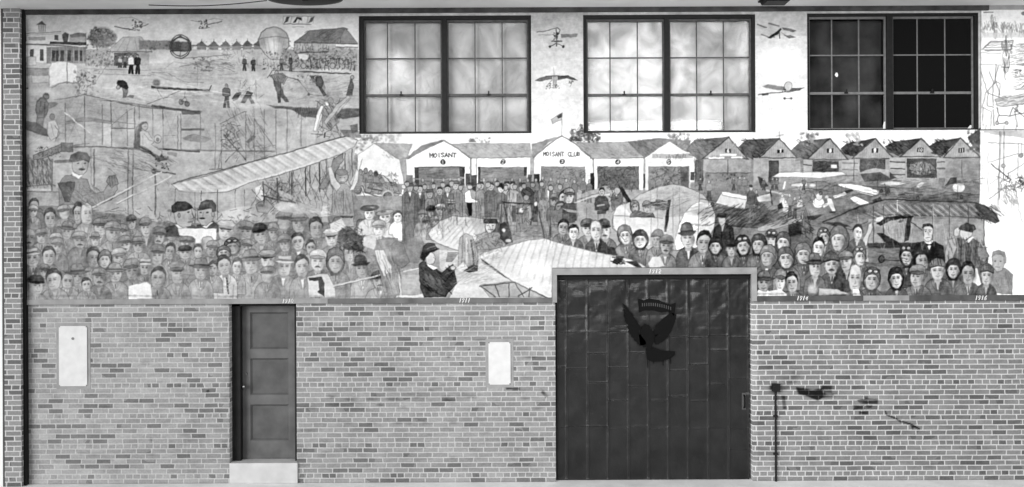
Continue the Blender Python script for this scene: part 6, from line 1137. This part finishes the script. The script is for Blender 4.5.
banner = E([(186, 92), (215, 99), (240, 91), (285, 98), (325, 114), (345, 122), (371, 112), (368, 150), (361, 178), (342, 152), (300, 160), (258, 150), (215, 150), (192, 160)])
extrude_poly(bm, banner, ye, .006)
Lt = [(110, 112), (113, 140), (116, 168), (121, 196), (128, 224), (137, 250), (148, 274), (162, 294), (178, 312), (196, 322)]; Li = [(135, 138), (150, 160), (163, 182), (174, 204), (182, 222), (190, 238), (198, 254), (206, 270), (214, 288), (222, 304)]
for k in range(9):      # wing feathers, left
    bx, by = 212 + k, 248 + k*8; extrude_poly(bm, E([Lt[k], ((Lt[k][0]*2+Li[k][0])/3+2, (Lt[k][1]*2+Li[k][1])/3), Li[k], (bx, by), (bx+2, by+14), (Lt[k+1][0]+18, Lt[k+1][1]+10), (Lt[k+1][0]+4, Lt[k+1][1]-6)]), ye-.0010*k, .006)
Rt = [(346, 160), (372, 168), (371, 188), (366, 208), (358, 228), (350, 248), (338, 266), (326, 284), (308, 300), (288, 312)]
for k in range(9):
    bx, by = 258 + k*1.5, 250 + k*6; extrude_poly(bm, E([Rt[k], Rt[k+1], ((Rt[k+1][0]*3+bx)/4, (Rt[k+1][1]*3+by)/4+8), (bx, by+16), (bx, by)]), ye-.0010*k, .006)
extrude_poly(bm, E([(262, 246), (284, 214), (305, 192), (346, 160), (352, 190), (300, 250), (270, 280)]), ye-.004, .006)
extrude_poly(bm, E([(205, 226), (218, 216), (240, 222), (252, 240), (262, 262), (262, 300), (250, 335), (230, 340), (222, 300), (200, 272)]), ye-.013, .008)
extrude_poly(bm, E([(205, 240), (196, 247), (203, 252), (214, 250)]), ye-.014, .006)
for k in range(5): extrude_poly(bm, E([(180+k*8, 262), (196+k*8, 268), (212+k*6, 322-k*4), (190+k*6, 320)]), ye-.009, .006)
extrude_poly(bm, E([(224, 335), (262, 330), (300, 345), (366, 350), (366, 366), (345, 384), (300, 400), (252, 400), (228, 388)]), ye-.006, .006)
for k, L in ((232, 40), (262, 18), (308, 28), (345, 20)): extrude_poly(bm, E([(k-2, 388), (k+3, 388), (k+2, 392+L), (k-1, 392+L)]), ye+.001, .004)
link('painted_emblem', meshof(bm), mblack, d2, label='black eagle emblem with raised wings below a curved banner')
bm = bmesh.new()
for k in range(14):
    t_ = k/13; x = 206 + t_*138; y = 122 + 18*t_**1.5 - 6*math.sin(t_*3.14)
    extrude_poly(bm, E([(x, y-8), (x+3.5, y-8), (x+3.5, y+8), (x, y+8)]), ye-.003, .003)
link('banner_marks', meshof(bm), mgrey3, d2, label='faint row of worn letter strokes')
bm = bmesh.new(); P = [(741.8, 394.8), (745, 393.2), (745.6, 396)]; 
pts = [Vector((X(744.5)-off.x, .066-off.y, Z(397))), Vector((X(744.5)-off.x, .02-off.y, Z(398))), Vector((X(744.5)-off.x, .02-off.y, Z(408.5))), Vector((X(744.5)-off.x, .066-off.y, Z(409.5)))]
for a, b_ in zip(pts, pts[1:]): cyl(bm, a, b_, .011, n=12)
link('door_handle', meshof(bm, smooth=False), mblack, d2, label='black pull handle')
boxes('handle_plate', [(X(742.4), X(746.6), .060, .072, Z(411.5), Z(394.6)), (X(746), X(750), .060, .074, Z(396.5), Z(394.2))], mat('plate_grey', .30, .5), d2, .002, off)

# ------------------------------------------------------------------ small panelled door
mwood = mat('door_wood', .37, .62, noise=.05, nscale=4, bump=.1, bscale=40, spec=.35); mwood2 = mat('door_frame_wood', .10, .7, noise=.03); mwood3 = mat('door_panel_wood', .33, .62, noise=.05, nscale=4, bump=.1, bscale=40, spec=.35)
d1 = empty('door_1', (X(262), .16, Z(461.5)), kind='structure'); off = d1.location
boxes('door_frame', [(X(229), X(237.5), .10, .29, Z(461.5), Z(303)), (X(292.3), X(296), .10, .29, Z(461.5), Z(303)), (X(229), X(296), .10, .29, Z(305.5), Z(303))], mwood2, d1, .003, off)
yd = .20; lv = [305.5, 312.2, 349.6, 359.0, 396.2, 406.0, 442.6, 461.3]
st = [(X(237.5), X(245.3), yd, yd+.045, Z(461.3), Z(305.5)), (X(284.2), X(292.3), yd, yd+.045, Z(461.3), Z(305.5))]
for a, b_ in ((0, 1), (2, 3), (4, 5), (6, 7)): st.append((X(245.3), X(284.2), yd, yd+.045, Z(lv[b_]), Z(lv[a])))
boxes('door_leaf', st, mwood, d1, .002, off)
for a, b_ in ((1, 2), (3, 4), (5, 6)):
    bm = bmesh.new(); o4 = [(X(245.3), Z(lv[b_])), (X(284.2), Z(lv[b_])), (X(284.2), Z(lv[a])), (X(245.3), Z(lv[a]))]; i_ = 1.9/PXM
    inn = [(X(245.3)+i_, Z(lv[b_])+i_), (X(284.2)-i_, Z(lv[b_])+i_), (X(284.2)-i_, Z(lv[a])-i_), (X(245.3)+i_, Z(lv[a])-i_)]
    A = [bm.verts.new((p[0]-off.x, yd+.002-off.y, p[1]-off.z)) for p in o4]; B = [bm.verts.new((p[0]-off.x, yd+.026-off.y, p[1]-off.z)) for p in inn]; Cc = [bm.verts.new((p[0]-off.x, yd+.04-off.y, p[1]-off.z)) for p in o4]
    for k in range(4): bm.faces.new((A[k], A[(k+1) % 4], B[(k+1) % 4], B[k])); bm.faces.new((A[(k+1) % 4], A[k], Cc[k], Cc[(k+1) % 4]))
    bm.faces.new(B); bm.faces.new(Cc[::-1]); link('door_panel', meshof(bm), mwood3, d1)
bm = bmesh.new(); cyl(bm, (X(240.2)-off.x, yd-off.y, Z(387)-off.z), (X(240.2)-off.x, yd-.045-off.y, Z(387)-off.z), .010, n=14); bmesh.ops.create_uvsphere(bm, u_segments=18, v_segments=12, radius=.026, matrix=Matrix.Translation((X(240.2)-off.x, yd-.06-off.y, Z(387)-off.z)))
link('door_knob', meshof(bm, smooth=True), mat('brass', .55, .25, metal=.9), d1, label='shiny metal knob')
bm = bmesh.new(); cyl(bm, (X(241.5)-off.x, yd-off.y, Z(374.5)-off.z), (X(241.5)-off.x, yd-.015-off.y, Z(374.5)-off.z), .018, .014, n=18)
link('lock_cylinder', meshof(bm), mat('lock_metal', .45, .35, metal=.9), d1, label='round metal lock')
boxes('trim_11', [(X(229), X(297), -.03, .26, 0.001, Z(461.5))], mat('threshold_concrete', .78, .9, noise=.04, nscale=5), bev=.006, kind='structure')

# ------------------------------------------------------------------ loose things
mstone = mat('plaque_white', .83, .8, noise=.03, nscale=9)
def plaque(name, u0, u1, v0, v1, lab, hole=None):
    e = empty(name, (X((u0+u1)/2), 0, Z(v1)), label=lab, category='plaque'); off = e.location
    boxes('mortar_surround', [(X(u0-3), X(u0), -.004, .0, Z(v1+3), Z(v0-3)), (X(u1), X(u1+3), -.004, .0, Z(v1+3), Z(v0-3)), (X(u0), X(u1), -.004, 0, Z(v0), Z(v0-3)), (X(u0), X(u1), -.004, 0, Z(v1+3), Z(v1))], mat('grout', .58, .9, noise=.04), e, 0, off)
    bm = bmesh.new(); box(bm, X(u0)-off.x, X(u1)-off.x, -.016, 0, Z(v1)-off.z, Z(v0)-off.z); es = [q for q in bm.edges if abs(q.verts[0].co.y - q.verts[1].co.y) > .01]
    bmesh.ops.bevel(bm, geom=es, offset=.016, segments=4, affect='EDGES'); link('slab', meshof(bm), mstone, e)
    if hole:
        bm = bmesh.new(); cyl(bm, (X(hole[0])-off.x, -.021, Z(hole[1])-off.z), (X(hole[0])-off.x, -.014, Z(hole[1])-off.z), .018, n=16); link('stain_spot', meshof(bm), mat('spot_grey', .5), e, label='grey spot')
plaque('blank_plaque', 59, 87, 324, 384, 'larger blank white plaque with a grey spot, in the brick left of the wooden door', (73, 336.5))
plaque('blank_plaque', 488, 510, 342, 384.4, 'smaller blank white plaque in the brick between the wooden door and the metal door')
mrust = mat('pipe_black', .07, .7, noise=.03)
sp = empty('wall_conduit', (X(774.2), -.03, 0), label='thin black pipe with a box on top, on the brick beside the big metal door', category='pipe'); off = sp.location
bm = bmesh.new(); cyl(bm, (0, 0, .0), (0, 0, Z(391)), .014, n=14); link('pipe', meshof(bm, smooth=False), mrust, sp)
bm = bmesh.new(); box(bm, X(771)-off.x, X(778.4)-off.x, -.035, .03, Z(392.4), Z(384.6), .006); link('junction_box', meshof(bm), mrust, sp)
for z in (.35, .85): boxes('pipe_clamp', [(X(772.2), X(776.2), -.046, 0, z, z+.025)], mrust, sp, .002, off)
# lamps on the ceiling
zc = Z(8.5)
def at_row(v, y): return CZ + (243.5 - v)/PXM*(D + y)/D
def xat(u, y): return (u-512)/PXM*(D+y)/D
yl = -.75; e = empty('ceiling_lamp', (xat(306, yl), yl, zc), label='wide black dish-shaped lamp under the ceiling above the barn of the mural, cord running left', category='lamp'); off = e.location
bm = bmesh.new(); lathe(bm, [(.05, 0), (.06, -.03), (.20, -.055), (.38, -.085), (.465, -.105), (.47, -.118), (.42, -.125), (.2, -.135), (.05, -.142)], 0, 0, 40)

for v in bm.verts: v.co.y *= .62; v.co.z *= .60
link('lamp_shade', meshof(bm, smooth=True), mat('lamp_black', .06, .5), e)
bm = bmesh.new(); cyl(bm, (0, 0, -.083), (0, 0, -.092), .05, .03, n=20); link('lamp_cap', meshof(bm), mat('lamp_black2', .06, .5), e)
bm = bmesh.new(); pr = None
for k in range(16):
    t_ = k/15; p = Vector((xat(150 + t_*118, -.3 - .3*t_) - off.x, -.3 - .3*t_ - off.y, -.012 - .035*math.sin(t_*3.14) - .03*t_))
    if pr is not None: cyl(bm, pr, p, .006, n=8)
    pr = p
link('cord', meshof(bm), mat('cord_black', .08), e, label='thin black cord')
yl = -.45; e = empty('ceiling_lamp', (xat(777, yl), yl, zc), label='small black tapered ceiling fixture above the pier between the bright and the dark window', category='lamp'); off = e.location
bm = bmesh.new(); h_ = zc - at_row(4.4, yl); vs_ = []
for z, r in ((0, .17), (-h_*.75, .155), (-h_, .14)): vs_.append([bm.verts.new((sx*r, sy*r*.8, z)) for sx, sy in ((-1,-1),(1,-1),(1,1),(-1,1))])
for a, b_ in zip(vs_, vs_[1:]): [bm.faces.new((a[i], a[(i+1) % 4], b_[(i+1) % 4], b_[i])) for i in range(4)]
bm.faces.new(vs_[0]); bm.faces.new(vs_[-1][::-1]); link('lamp_housing', meshof(bm), mat('lamp_black3', .05, .5), e)
boxes('mounting_plate', [(-.19, .19, -.15, .15, -.02, 0)], mat('lamp_plate', .10), e, .003)
